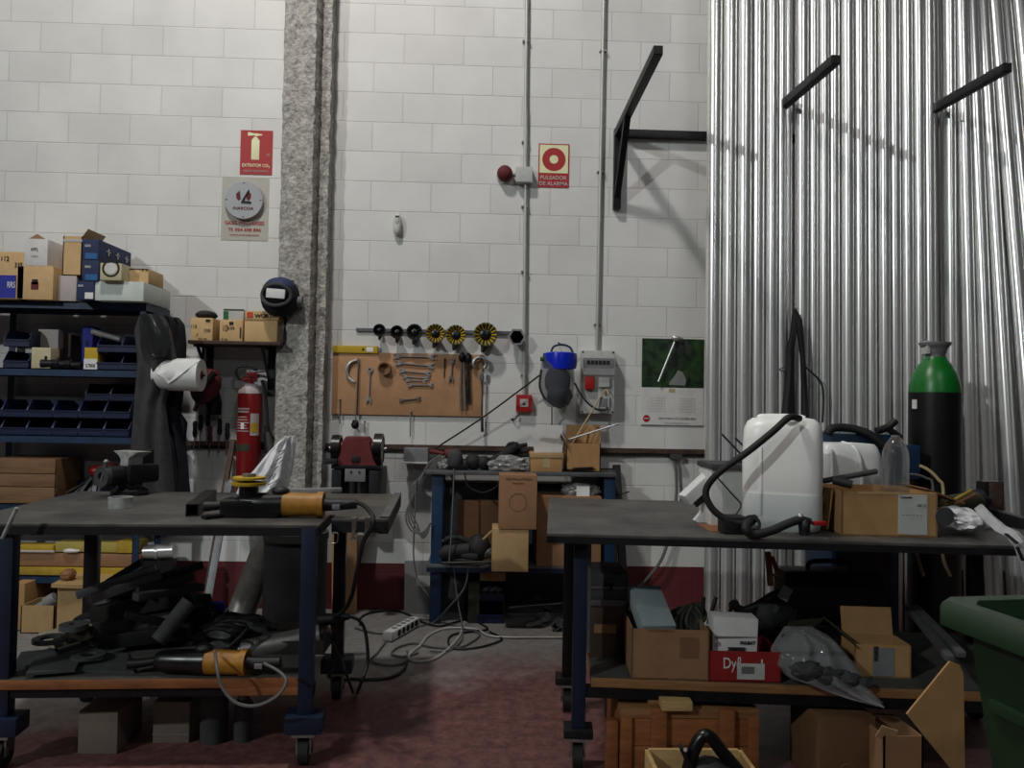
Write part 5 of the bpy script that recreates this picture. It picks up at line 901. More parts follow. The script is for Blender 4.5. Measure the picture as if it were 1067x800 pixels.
for i, (px, py, kind) in enumerate(((556, 650, 0), (566, 645, 1), (571, 637, 2), (582, 653, 2), (590, 648, 0))):
    c = on(px, py+4, 0); z = .02; lb = 'small dirty metal scrap on the floor below the blue shelf unit, %s from the left' % ORD[i]; g_ = 'floor scraps below the blue shelf unit'
    if kind == 0: W('metal_scrap', M().bar(c+V((-.05, 0, .02)), c+V((.05, .02, .04)), .04, .03, .004), 'steel', lb, 'scrap', g_)
    elif kind == 1: W('metal_scrap', M().blob(c+V((0, 0, .035)), (.05, .04, .035), 1, .3), 'baggrey', lb, 'scrap', g_)
    else: W('metal_scrap', M().pipe(c+V((-.02, -.03, .035)), c+V((.0, .05, .035)), .034, .022, 4), 'greysteel', lb, 'scrap', g_)
# ------------------------------------------------------------------ power strip and cables on the floor
def power_strip():
    a = on(405, 668, 0); b = on(433, 652, 0); d = (b-a); t = T('power_strip', 'white power strip with black sockets lying on the floor between the tables', 'power strip', (a.x, a.y, 0)); A = a+V((0, 0, .032)); B = b+V((0, 0, .032))
    P('body', M().bar(A, B, .06, .05, .006), 'whiteplastic', t); n = d.normalized(); s = V((n.y, -n.x, 0))
    for k in range(5):
        c = a+d*(.2+.16*k)+V((0, 0, .034))+s*.031; P('socket', M().cyl(c, c+s*.003, .019, n=16), 'ink', t); P('socket', M().cyl(a+d*(.2+.16*k)+V((0, 0, .058)), a+d*(.2+.16*k)+V((0, 0, .0595)), .017, n=16), 'greyink', t)
    P('end_cap', M().bar(A-n*.02, A, .062, .054, .01), 'palegrey', t)
power_strip()
def fl(*pts, z=.008): return [on(x, y, z) for x, y in pts]
cable(fl((402, 668), (393, 680), (387, 686), (392, 691), (408, 693), (421, 690), (425, 683), (424, 678)), .006, 'cablegrey', 'dark lead curling out of the near end of the power strip')
cable(fl((592, 664), (560, 664), (530, 664), (508, 662), (498, 656), (480, 654), (462, 655), (446, 662), (438, 672), (428, 680), (426, 686), (435, 689), (450, 687), (462, 680), (472, 671), (480, 660), (484, 648)), .007, 'cablewhite', 'long whitish cable snaking over the floor between the tables')
cable(fl((375, 651), (376, 643), (388, 638), (410, 636), (425, 640), (440, 648), (458, 652), (475, 648), (490, 645), (505, 652), (507, 656), (490, 658), (470, 662), (468, 672), (478, 676), (500, 674), (520, 668), (522, 664), (510, 658)), .006, 'cableblack', 'dark cable in wide loops on the floor in front of the blue shelf unit')
cable(fl((370, 654), (390, 659), (402, 659), (416, 655), (424, 648), (440, 645), (462, 648), (484, 655), (500, 661), (480, 674), (450, 674), (432, 670), (415, 674), (408, 681), (420, 684), (436, 680)), .006, 'cablegrey', 'grey cable passing behind the power strip with tight loops')
cable(fl((424, 690), (420, 698), (405, 706), (385, 708), (365, 707)), .007, 'cableblack', 'black cable running from the loops towards the left table')
cable([at(473, 592, 4.88), at(476, 620, 4.86), on(482, 655, .02), on(480, 668, .01), on(466, 678, .01), on(448, 678, .01)], .005, 'cablegrey', 'thin lead hanging from the middle board of the blue shelf unit')
cable([at(488, 592, 4.88), at(484, 612, 4.86), at(470, 630, 4.84), on(452, 648, .01), on(438, 652, .01)], .005, 'cablegrey', 'second thin lead slanting from the middle board of the blue shelf unit')
cable([at(473, 488, 4.9), at(472, 520, 4.89), at(470, 560, 4.88), at(468, 585, 4.88)], .005, 'cablegrey', 'straight lead hanging from the grey sander')
cable([at(484, 492, 4.9), at(488, 506, 4.89), at(502, 513, 4.88), at(516, 508, 4.88), at(522, 498, 4.88)], .005, 'cableblack', 'black lead sagging below the top of the blue shelf unit')
# ================================================================== on the right work table
def jerrycan():
    c = on(822, 556, TZ); H_ = (at(818, 432, c.y+.1).z-TZ)*.975; t = T('jerrycan', 'big translucent white jerrycan with a black hose, standing on the right table', 'jerrycan', (c.x+.022, c.y+.13, TZ), -.38); w_, d_ = .148, .135
    m = M(); R = []; n = 48
    for z, s, e in [(0, .86, 3.2), (.012, .95, 4), (.05, 1, 5), (.14, 1.0, 5), (.15, .985, 5), (.16, 1.0, 5), (H_*.55, 1.01, 5), (H_*.80, 1.0, 5), (H_*.9, .975, 4.5), (H_*.96, .90, 4), (H_*.99, .78, 3.5), (H_, .6, 3)]:
        R.append([m.bm.verts.new((w_*s*math.copysign(abs(math.cos(a))**(2/e), math.cos(a)), d_*s*math.copysign(abs(math.sin(a))**(2/e), math.sin(a)), z)) for a in [2*PI*i/n for i in range(n)]])
    for A, B in zip(R, R[1:]):
        for i in range(n): m.bm.faces.new((A[i], A[(i+1) % n], B[(i+1) % n], B[i]))
    m.bm.faces.new(R[0][::-1]); m.bm.faces.new(R[-1]); P('body', m, 'canplastic', t, True)
    P('moulded_rib', M().box((-.075, -d_*.992, H_*.45), (.010, .010, H_*.6), None, .004), 'canplastic', t, True)
    P('neck', M().cyl((.03, -.085, H_*.94), (.03, -.095, H_*1.0), .042, .038, 20), 'whiteplastic', t, True); P('carry_handle', M().tube([(-.09, .02, H_*.985), (-.07, .02, H_*1.0), (.05, .03, H_*1.0), (.08, .03, H_*.985)], .014, 10), 'canplastic', t, True)
    return c
jc = jerrycan()
hy = jc.y
cable([at(833, 436, hy-.02), at(822, 435, hy-.06), at(806, 449, hy-.06), at(780, 470, hy-.05), at(752, 490, hy-.03), at(738, 505, hy-.01), at(736, 518, hy-.01), at(745, 533, hy-.02), at(762, 543, hy-.03), at(778, 545, hy-.04), at(786, 541, hy-.06)], .013, 'rubber', 'thick black hose curving from the top of the jerrycan down to the table', 'hose', 'hose', n=12)
def valve_hose():
    t = T('valve_hose', 'black hose end with a red-handled valve lying in front of the jerrycan', 'hose', on(830, 558, TZ)); y = hy-.13
    P('hose', M().tube([at(786, 540, hy-.05), at(777, 549, y), at(784, 557, y), at(803, 553, y), at(822, 545, y), at(834, 541, y)], .016, 12), 'rubber', t); P('valve_body', M().blob(at(838, 548, y), (.02, .025, .032), 2, .1).cyl(at(833, 541, y), at(844, 544, y), .015).cyl(at(838, 551, y), at(839, 557, y), .02, n=16), 'black', t)
    P('lever', M().bar(at(846, 545, y), at(861, 545, y), .018, .016, .005), 'redplastic', t); P('clip', M().blob(at(834, 538, y), (.012, .012, .012), 1), 'alu', t)
valve_hose()
def hose_foot():
    c = at(766, 545, hy-.02); t = T('power_adapter', 'black adapter box lying left of the jerrycan foot', 'adapter', (c.x, c.y, TZ)); P('case', M().b2((at(753, 545, c.y).x, c.y-.02, TZ), (at(778, 545, c.y).x, c.y+.07, TZ+.065), .006), 'black', t); P('ring', M().pipe(at(783, 546, hy-.09), at(783, 546, hy-.05), .034, .022, 24), 'black', t)
hose_foot()
def router():
    Y = hy+.28; t = T('white_case', 'thin white plastic case leaning slanted left of the jerrycan', 'case', at(728, 525, Y)); a, b = at(713, 521, Y-.02), at(742, 494, Y+.02); t.location.z = TZ
    P('case', M().bar(a, b, .055, .05, .006, 0), 'whiteplastic', t); P('feet', M().bar(at(722, 523, Y), at(740, 510, Y), .05, .02, 0, PI/2), 'rubber', t); P('prop', M().prism([(at(726, 523, Y).x, TZ), (at(752, 523, Y).x, TZ), (at(745, 513, Y).x, TZ+.055), (at(738, 512, Y).x, TZ+.06)], Y-.02, Y+.06), 'whitecard', t)
router()
def white_cabinet():
    Y = hy+.18; a, b = at(741, 500, Y), at(786, 500, Y); zt = at(760, 489, Y).z; t = T('white_cabinet', 'white metal case with a dark top half hidden behind the jerrycan', 'case', ((a.x+b.x)/2, Y+.1, TZ)); P('body', M().b2((a.x, Y, TZ), (b.x, Y+.18, zt), .004), 'whitecard', t); P('front_panel', M().b2((a.x+.045, Y-.004, TZ+.004), (b.x, Y, zt-.005)), 'palegrey', t); P('lid', M().b2((a.x-.005, Y-.02, zt), (b.x+.005, Y+.20, zt+.022), .003), 'stone', t)
    for k, (p0, p1) in enumerate((((771, 472), (752, 452)), ((776, 466), (766, 456)))): P('antenna', M().cyl(at(*p0, Y+.05), at(*p1, Y+.05), .004), 'black', t)
    P('stem', M().cyl(at(771, 473, Y+.05), at(771, 489, Y+.05), .008), 'black', t)
white_cabinet()
cable([at(748, 498, hy+.16), at(762, 514, hy+.16), at(772, 526, hy+.15), at(766, 537, hy+.06)], .003, 'cableblack', 'thin black wire hanging in front of the white metal case')
cable([on(752, 541, TZ+.004), on(735, 543, TZ+.004), on(729, 541, TZ+.004), on(740, 539, TZ+.004), on(754, 539, TZ+.004)], .003, 'cableblack', 'thin black wire loop on the right table left of the adapter')
W('rust_patch', M().b2((on(735, 551, TZ).x, on(740, 554, TZ).y, TZ-.001), (on(757, 551, TZ).x, on(740, 546, TZ).y, TZ+.0015)), 'coppery', 'small rusty sheet lying on the right table near the adapter', 'sheet')
def white_can():
    Y = 3.38; c = at(892, 490, Y); zt = at(890, 463, Y).z; a, b = at(855, 480, Y), at(924, 480, Y); w_ = (b.x-a.x)/2; H_ = zt-TZ; t = T('white_can', 'smaller white plastic canister lying behind the open box and right of the jerrycan', 'canister', ((a.x+b.x)/2, Y+.12, TZ)); m = M(); R = []; n = 40
    for z, s in [(0, .92), (.02, 1), (H_*.55, 1), (H_*.85, .96), (H_*.96, .88), (H_, .8)]: R.append([m.bm.verts.new((w_*s*math.copysign(abs(math.cos(q))**.4, math.cos(q)), .13*s*math.copysign(abs(math.sin(q))**.4, math.sin(q)), z)) for q in [2*PI*i/n for i in range(n)]])
    for A, B in zip(R, R[1:]):
        for i in range(n): m.bm.faces.new((A[i], A[(i+1) % n], B[(i+1) % n], B[i]))
    m.bm.faces.new(R[0][::-1]); m.bm.faces.new(R[-1]); P('body', m, 'whiteplastic', t, True); P('rib', M().tube([(.03, -.132, .03), (.03, -.135, H_*.6), (.01, -.12, H_*.93), (-.02, -.05, H_+.004)], .009), 'whiteplastic', t, True); P('rib', M().tube([(-.1, -.132, .03), (-.1, -.135, H_*.6), (-.1, -.12, H_*.93)], .009), 'whiteplastic', t, True)
white_can()
def bottle():
    Y = 3.16; c = at(933, 480, Y); zt = at(933, 455, Y).z; r = 13.5*Y/F; t = T('plastic_bottle', 'clear empty plastic bottle standing behind the open cardboard box', 'bottle', (c.x, Y, TZ)); P('body', M().lathe([(.0, 0), (r*.95, 0), (r, .015), (r, (zt-TZ)*.55), (r*.97, (zt-TZ)*.6), (r, (zt-TZ)*.74), (r*.93, (zt-TZ)*.84), (r*.74, (zt-TZ)*.92), (r*.45, (zt-TZ)*.975), (r*.3, zt-TZ), (0, zt-TZ)], (c.x, Y, TZ), n=28), 'clearplastic', t)
    P('band', M().lathe([(r*1.012, (zt-TZ)*.3), (r*1.012, (zt-TZ)*.42)], (c.x, Y, TZ), n=28), 'clearplastic', t); P('cap', M().cyl((c.x, Y, zt), (c.x, Y, zt+.006), r*.31, n=16), 'greyink', t)
bottle()
f0 = on(930, 559, TZ)
t = carton(881, 978, 513, TZ, f0.y, .30, 'open brown cardboard box with a pale label on the right table', 'card', None, open_=True, rz=-.06, patches=[('label', .59, .89, .06, .96, 'palegrey'), ('torn_edge', .1, .65, .95, 1.01, 'cardp')], texts=[('Contenido', .67, .90, .12, .05, 'ink'), ('- - - - - -', .73, .5, .2, .015, 'greyink'), ('REF 25', .83, .72, .09, .06, 'greyink')])
h_ = f0.z; k = .33; hh = at(930, 513, f0.y).z-TZ
m = M(); m.box((-.21, -.02, hh-.075), (.005, .16, .15), (0, .12, .1)); P('flap', m, 'card', t, True); m = M(); m.box((.235, .03, hh-.015), (.15, .26, .005), (0, .35, 0)); P('flap', m, 'cardd', t, True)
t = T('foam_tube', 'thin dark tube sticking out of the left of the open cardboard box', 'tube', at(890, 500, f0.y+.1)); P('tube', M().cyl(at(858, 501, f0.y+.10), at(913, 491, f0.y+.10), .011, n=14), 'stone', t); P('dark_end', M().cyl(at(913, 491, f0.y+.10), at(913.6, 491, f0.y+.10), .009), 'ink', t)
W('foam_tube', M().pipe(at(868, 500, f0.y+.02), at(888, 505, f0.y-.012), .016, .008, 16), 'rubber', 'short black tube end on the left corner of the open cardboard box', 'tube')
for i, (p0, p1) in enumerate((((981, 528), (1012, 511)), ((984, 530), (1016, 515)))): W('pencil', M().cyl(at(*p0, 3.0), at(*p1, 3.12), .006, n=6), 'wood' if i else 'packyellow', ('upper' if i == 0 else 'lower')+' of two thin sticks slanting right of the open cardboard box', 'stick')
W('brown_roll', M().cyl(at(990, 528, 3.15), at(1018, 522, 3.2), .048, .04, 20), 'olive', 'grey-brown roll lying behind the white plastic bag on the right table', 'roll'); W('blue_cloth', M().blob(at(1018, 522, 3.25), (.05, .05, .05), 3, .25), 'navy', 'dark blue cloth behind the brown roll on the right table', 'cloth')
def plastic_strip():
    t = T('white_bag', 'white plastic bag crumpled on the right table end, hanging over its edge', 'bag', on(1000, 550, TZ)); m = M(); m.blob(at(996, 540, 2.98), (.10, .07, .042), 3, .35, 4, 2.5, (0, .1, 0)).blob(at(1012, 544, 2.94), (.07, .06, .035), 5, .35, 4, 2.5); P('bag_body', m.rough(.01, 18, 4), 'bagwhite', t)
    P('bag_mouth', M().lathe([(.035, 0), (.03, -.03), (.004, -.05)], at(985, 538, 2.90), '-y', 18), 'stone', t)
    m = M(); L_ = [(1018, 533, 2.94), (1028, 545, 2.84), (1040, 556, 2.76), (1052, 562, 2.70), (1060, 573, 2.66), (1066, 590, 2.65), (1070, 610, 2.65)]; A = []; B = []
    for i, (x, y, Y) in enumerate(L_): q = at(x, y, Y)+V((0, 0, .012)); A.append(q+V((-.018, -.01, 0))); B.append(q+V((.030+.004*i, .012, .014)))
    va = [m.bm.verts.new(v) for v in A]; vb = [m.bm.verts.new(v) for v in B]; vc = [m.bm.verts.new((a+b)/2+V((0, -.012, .012))) for a, b in zip(A, B)]
    for i in range(len(A)-1): m.bm.faces.new((va[i], vc[i], vc[i+1], va[i+1])); m.bm.faces.new((vc[i], vb[i], vb[i+1], vc[i+1]))
    bmesh.ops.solidify(m.bm, geom=m.bm.faces[:], thickness=.004); P('hanging_strip', m, 'bagwhite', t); P('print', M().bar(at(1048, 556, 2.67), at(1060, 566, 2.62), .014, .004).bar(at(1060, 570, 2.60), at(1066, 584, 2.60), .014, .004), 'ink', t)
plastic_strip()
def steel_angle():
    Y = 3.35; t = T('angle_iron', 'dark steel angle iron lying on the right end of the right table', 'frame', on(1045, 535, TZ)); P('upright_box', M().b2((at(1026, 510, Y).x, Y, TZ), (at(1046, 510, Y).x, Y+.06, at(1035, 502, Y).z), .003), 'darksteel', t); P('side_plate', M().b2((at(1032, 510, Y-.01).x, Y-.012, TZ+.04), (at(1045, 510, Y-.01).x, Y, at(1035, 503, Y).z), .002), 'rust', t); P('beam', M().bar(at(1022, 536, Y-.02)+V((0, 0, .008)), at(1085, 552, Y-.25)+V((0, 0, .0)), .05, .06, .003), 'darksteel', t)
steel_angle()
# ------------------------------------------------------------------ behind the right table
def gas_cylinder():
    Y = 4.25; c = at(974, 440, Y); r = 25.5*Y/F; zs = at(974, 376, Y).z; zc = at(974, 409, Y).z; t = T('gas_cylinder', 'black gas cylinder with green shoulder and grey cap behind the right table', 'gas cylinder', (c.x, Y, 0)); P('body', M().lathe([(0, 0), (r*.95, 0), (r, .02), (r, zc), (0, zc)], (c.x, Y, 0), n=40), 'gasblack', t)
    h = zs-zc; P('shoulder', M().lathe([(r, zc), (r*.97, zc+h*.25), (r*.86, zc+h*.55), (r*.66, zc+h*.85), (r*.48, zc+h*1.02), (r*.42, zc+h*1.12), (0, zc+h*1.12)], (c.x, Y, 0), n=40), 'gasgreen', t); z1 = at(974, 357, Y).z; z0 = zc+h*1.1; P('cap', M().lathe([(r*.36, z0), (r*.38, z0+.02), (r*.46, z0+(z1-z0)*.6), (r*.56, z1-.02), (r*.62, z1-.006), (r*.62, z1), (r*.55, z1), (r*.4, z1-.06), (0, z1-.06)], (c.x, Y, 0), n=32), 'greyink', t); P('cap_window', M().b2((c.x-r*.5, Y-r*.3, z0+.02), (c.x-r*.38, Y+.02, z0+.09)), 'palegrey', t); P('label', M().box((c.x-r*.985, Y-.03, at(950, 421, Y).z), (.006, .04, .05)), 'paper', t)
gas_cylinder()
def welder():
    Y = 4.05; a, b = at(868, 450, Y), at(938, 450, Y); zt = at(900, 452, Y).z; t = T('welding_machine', 'blue welding machine with a black handle behind the right table', 'welding machine', ((a.x+b.x)/2, Y+.15, 0)); P('case', M().b2((a.x, Y, .12), (b.x, Y+.35, zt), .01), 'rackblue', t); P('front_panel', M().b2((a.x+.02, Y-.008, .15), (b.x-.06, Y+.002, zt-.12), .004), 'blackgloss', t)
    P('handle', M().tube([at(862, 452, Y), at(868, 446, Y), at(885, 446, Y), at(905, 452, Y-.02), at(920, 464, Y-.03), at(935, 475, Y-.03)], .022, 12), 'rubber', t); P('torch_grip', M().tube([at(913, 449, Y), at(925, 445, Y), at(933, 438, Y)], .02, 10).tube([at(925, 446, Y), at(938, 456, Y)], .018, 10), 'black', t)
    for x in (a.x+.05, b.x-.05): P('wheel', M().cyl((x, Y+.05, .07), (x+.03, Y+.05, .07), .07, n=24), 'rubber', t); P('wheel', M().cyl((x, Y+.3, .07), (x+.03, Y+.3, .07), .07, n=24), 'rubber', t)
    q, s = at(946, 480, Y), at(959, 480, Y); P('side_box', M().b2((b.x, Y, at(950, 499, Y).z), (s.x, Y+.12, at(950, 464, Y).z), .003), 'rackblue', t)
    P('cooler_foot', M().b2((a.x, Y+.02, .12), (b.x, Y+.3, .14)), 'olive', t)
welder()
cable([at(958, 485, 4.0), at(968, 490, 3.98), at(978, 500, 3.96), at(983, 512, 3.95), at(982, 575, 3.95), at(990, 600, 3.97)], .008, 'tape', 'pale hose curving in front of the gas cylinder', 'hose', 'hose'); cable([at(935, 498, 3.98), at(950, 494, 3.97), at(965, 498, 3.96), at(972, 508, 3.95), at(968, 570, 3.95)], .006, 'cablegrey', 'thin grey hose beside the pale hose in front of the gas cylinder', 'hose', 'hose')
cable([at(952, 560, 3.85), at(956, 580, 3.9), at(962, 600, 3.95)], .008, 'tape', 'short whitish hose hanging behind the right table', 'hose', 'hose')
def black_strips():
    Y = 4.70; t = T('welding_torch', 'black torch hose bundle hanging down on the tubes behind the jerrycan', 'torch', at(828, 325, Y))
    P('strap', drape([(326, 826, 828), (345, 824, 830), (365, 820, 828), (400, 818, 828), (440, 814, 829)], Y-.0, .02, 1, .004, 1, nx=10, ny=20), 'rubber', t); P('strap', drape([(322, 828, 829), (334, 829, 836), (370, 834, 839), (400, 835, 841), (440, 835, 843)], Y-.03, .02, 1, .004, 2, nx=10, ny=20), 'rubber', t); P('hook', M().tube([at(826.5, 320, Y+.07), at(827, 321, Y), at(829, 330, Y), at(835, 335, Y)], .006), 'black', t)
    P('cord', M().tube([at(838, 381, Y-.03), at(846, 388, Y-.04), at(855, 398, Y-.04), at(858, 412, Y-.04), at(857, 440, Y-.04)], .006), 'black', t); P('wire', M().tube([at(819, 388, Y-.01), at(812, 385, Y-.01), at(817, 383, Y-.01)], .003), 'black', t)
black_strips()
cable([wl(703, 474, .04), wl(705, 500, .04), wl(704, 525, .05), wl(697, 560, .06), wl(688, 585, .06), wl(672, 605, .05), wl(660, 615, .04)], .010, 'cablegrey', 'thick grey cable curving down the wall right of the blue shelf unit'); W('cable_clamp', M().b2((wl(697, 470).x, WY-.06, wl(700, 478).z), (wl(709, 470).x, WY-.0, wl(700, 473).z), .003), 'stone', 'small grey clamp on the wall rail above the curving cable', 'clamp')
# ================================================================== on the shelf of the right table
W_ = 3.0
t = T('wooden_chest', 'dark brown box with grey lid on the left end of the right table shelf', 'box', at(634, 690, 3.3)); a, b = at(614, 650, 3.22), at(655, 650, 3.22); zt = at(634, 631, 3.22).z; P('body', M().b2((a.x, 3.22, RZS), (b.x, 3.5, zt), .004), 'darkwood', t); P('lid', M().b2((a.x-.01, 3.21, zt), (b.x+.01, 3.5, zt+.025), .003), 'greysteel', t); P('label', M().b2((a.x+.02, 3.217, zt-.11), (a.x+.11, 3.222, zt-.075)), 'kraft', t)
t = T('grey_case', 'dull grey case lying on the dark brown box under the right table', 'case', at(634, 625, 3.3)); z0 = zt+.025; z1 = at(625, 597, 3.22).z; P('body', M().b2((a.x-.02, 3.22, z0), (b.x, 3.46, z1), .01), 'stone', t); P('ridge', M().b2((a.x-.025, 3.215, z0+(z1-z0)*.4), (b.x+.005, 3.46, z0+(z1-z0)*.5), .004), 'greysteel', t); P('latch', M().bar(at(630, 609, 3.2), at(640, 608, 3.2), .006, .008).bar(at(637, 608, 3.2), at(637, 615, 3.2), .006, .008), 'ink', t)
t = carton(661, 741, 656, RZS, 2.96, .26, 'open brown cardboard box with a pale bar and cables, on the right table shelf', 'kraft', None, open_=True, rz=-.06, patches=[('dark_mark', .2, .55, .96, .99, 'cardd'), ('dark_mark', .62, .86, .45, .85, 'cardd')]); BX = t.location
W('pale_bar', M().bar(at(688, 655, 2.97)+V((0, .03, -.02)), at(670, 616, 3.2), .13, .06, .002), 'palebar', 'pale blue-grey box section standing slanted in the open brown box', 'bar')
for i in range(6): cable([at(698+i*6, 656, 3.1), at(700+i*5, 640+i*2, 3.12), at(712+i*3, 634-i, 3.14), at(724+i*2, 644, 3.12), at(722-i*2, 658, 3.1)], .011, 'olive' if i % 2 else 'cableblack', ORD[i]+' dark cable loop from the left in the open brown box', group='cables in the open brown box')
for i, (p0, p1) in enumerate((((732, 648), (733, 622)), ((738, 650), (746, 622)))): W('black_rod', M().cyl(at(*p0, 3.12), at(*p1, 3.12), .008), 'black', ('left' if i == 0 else 'right')+' of two black rods standing behind the red box', 'rod')
t = carton(741, 815, 679, RZS, 2.94, .22, 'red cardboard box with white script lettering on the right table shelf', 'red', None, open_=True, rz=-.05, patches=[('label', .39, .77, .10, .62, 'palegrey'), ('grey_mark', .45, .63, .28, .52, 'greyink')], texts=[('Dyℓ', .32, .58, .24, .50, 'whitecard'), ('ı', .73, .70, .02, .14, 'whitecard')])
RB = t.location.copy(); a = at(744, 660, 2.98); b = at(790, 660, 2.98); zb = at(768, 679, 2.98).z; zt = at(768, 644, 2.98).z; t = T('white_box', 'white carton with black lettering standing inside the red box', 'box', ((a.x+b.x)/2, 3.04, RZS+.02)); P('box_body', M().box(((a.x+b.x)/2, 3.03, (RZS+.02+zt)/2), (b.x-a.x, .09, zt-RZS-.02), (0, .03, -.05), .003), 'whitecard', t)
P('lid_edge', M().b2((a.x+.006, 2.978, (zb+zt)/2-.008), (b.x-.004, 2.99, (zb+zt)/2-.0065)), 'greyink', t); txt('FULBAT', ((a.x+b.x)/2+.045, 2.978, zb+.035), .058, .012, 'ink', t, bold=.02); P('text_line', M().b2((a.x+.055, 2.976, zb+.012), (a.x+.12, 2.985, zb+.016)), 'ink', t); P('text_line', M().b2((a.x+.055, 2.976, zb+.003), (a.x+.12, 2.985, zb+.007)), 'ink', t); txt('GB', (a.x+.012, 2.979, zb+.034), .013, .014, 'greyink', t)
t = T('clear_bag', 'crumpled clear plastic bag with dark contents hanging over the edge of the right table shelf', 'bag', at(862, 705, 2.93)); q = at(866, 701, 2.90); t.location.z = RZS
P('film', drape([(668, 838, 868), (676, 828, 884), (688, 818, 893), (700, 818, 902), (712, 828, 908), (722, 862, 913), (728, 900, 916)], 2.86, .07, 3, .014, 3, nx=26, ny=26, back=.05, lean=-.14).rough(.004, 30, 2), 'clearbag', t)
for i, (px, py, r) in enumerate(((842, 699, .05), (862, 704, .05), (882, 708, .045), (897, 712, .035))): P('contents', M().blob(at(px, py, 2.87), (r*1.2, r*.6, r*.7), i, .35), 'stone', t)
W('bag_prop', M().b2((q.x-.15, 2.99, RZS), (q.x+.11, 3.09, RZS+.10), .004), 'black', 'black block behind the clear bag on the right table shelf', 'block')
for i, (pts, mt) in enumerate(((((812, 672), (858, 664), (876, 655), (830, 655)), 'olive'), (((815, 665), (850, 655), (860, 646), (822, 650)), 'olive'))): plate(pts, .012, mt, ('lower' if i == 0 else 'upper')+' of two dark olive panels behind the clear bag', RZS+.10+i*.05, 'panel', 'panel')
W('panel_block', M().b2((at(815, 670, 3.2).x, 3.15, RZS), (at(872, 670, 3.2).x, 3.32, RZS+.10)), 'black', 'black block carrying the olive panels under the right table', 'block')
def black_machine():
    Y = 3.42; a, b = at(818, 620, Y), at(920, 620, Y); zt = at(870, 596, Y).z; t = T('black_case', 'large black equipment case standing on the right table shelf', 'case', ((a.x+b.x)/2, Y+.15, RZS)); P('case', M().b2((a.x, Y, RZS), (b.x, Y+.14, zt), .012), 'black', t); P('lid', M().b2((a.x-.006, Y-.006, zt-.05), (b.x+.006, Y+.142, zt-.035), .002), 'blackgloss', t); P('handle', M().tube([(a.x+.12, Y+.05, zt), (a.x+.14, Y+.05, zt+.035), (b.x-.14, Y+.05, zt+.035), (b.x-.12, Y+.05, zt)], .011), 'rubber', t)
black_machine()
t = T('clamp_tool', 'black angled metal arm tool standing behind the white carton', 'tool', at(785, 640, 3.3)); Y = 3.24
P('arm', M().tube([at(762, 628, Y), at(774, 636, Y), at(790, 630, Y), at(806, 620, Y), at(818, 618, Y)], .018, 10), 'black', t); P('tip', M().bar(at(763, 627, Y), at(760, 641, Y), .012, .012).bar(at(766, 626, Y), at(768, 632, Y), .03, .02), 'black', t); P('post', M().bar(at(780, 634, Y), V((at(781, 640, Y).x, Y, RZS)), .04, .04), 'black', t); P('body', M().blob(at(806, 640, Y), (.09, .06, .07), 3, .4, 3, 4.).rough(.01, 20), 'rubber', t)
P('label', M().box(at(818, 618, Y-.07), (.045, .004, .055), (0, .5, 0)), 'greyink', t); P('foot', M().b2((at(790, 660, Y).x, Y-.04, RZS), (at(820, 660, Y).x, Y+.05, at(806, 655, Y).z)), 'black', t); P('bracket', M().bar(at(800, 575, Y), at(803, 610, Y), .02, .02).bar(at(804, 580, Y), at(812, 600, Y), .03, .012), 'cardd', t)
t = carton(893, 950, 672, RZS, 3.0, .14, 'open brown box with torn paper inside on the right table shelf', 'card', None, open_=True, rz=-.08, patches=[('paper', .32, .70, .05, .92, 'greyink'), ('dark_gap', .34, .42, .5, .95, 'ink')]); hh = at(920, 672, 3.0).z-RZS
P('flap', M().box((.0, .09, hh+.05), (.20, .005, .11), (-.2, 0, 0)), 'card', t, True); P('flap', M().box((-.135, .0, hh+.025), (.11, .16, .005), (0, .75, 0)), 'olive', t, True)
for i, (p0, p1) in enumerate((((947, 633), (990, 686)), ((953, 632), (1002, 682)))): W('steel_bar', M().bar(at(*p0, 3.25), at(*p1, 2.75), .03, .022, .003), 'greysteel', ('front' if i == 0 else 'rear')+' of two grey bars slanting down beside the green bin', 'bar')
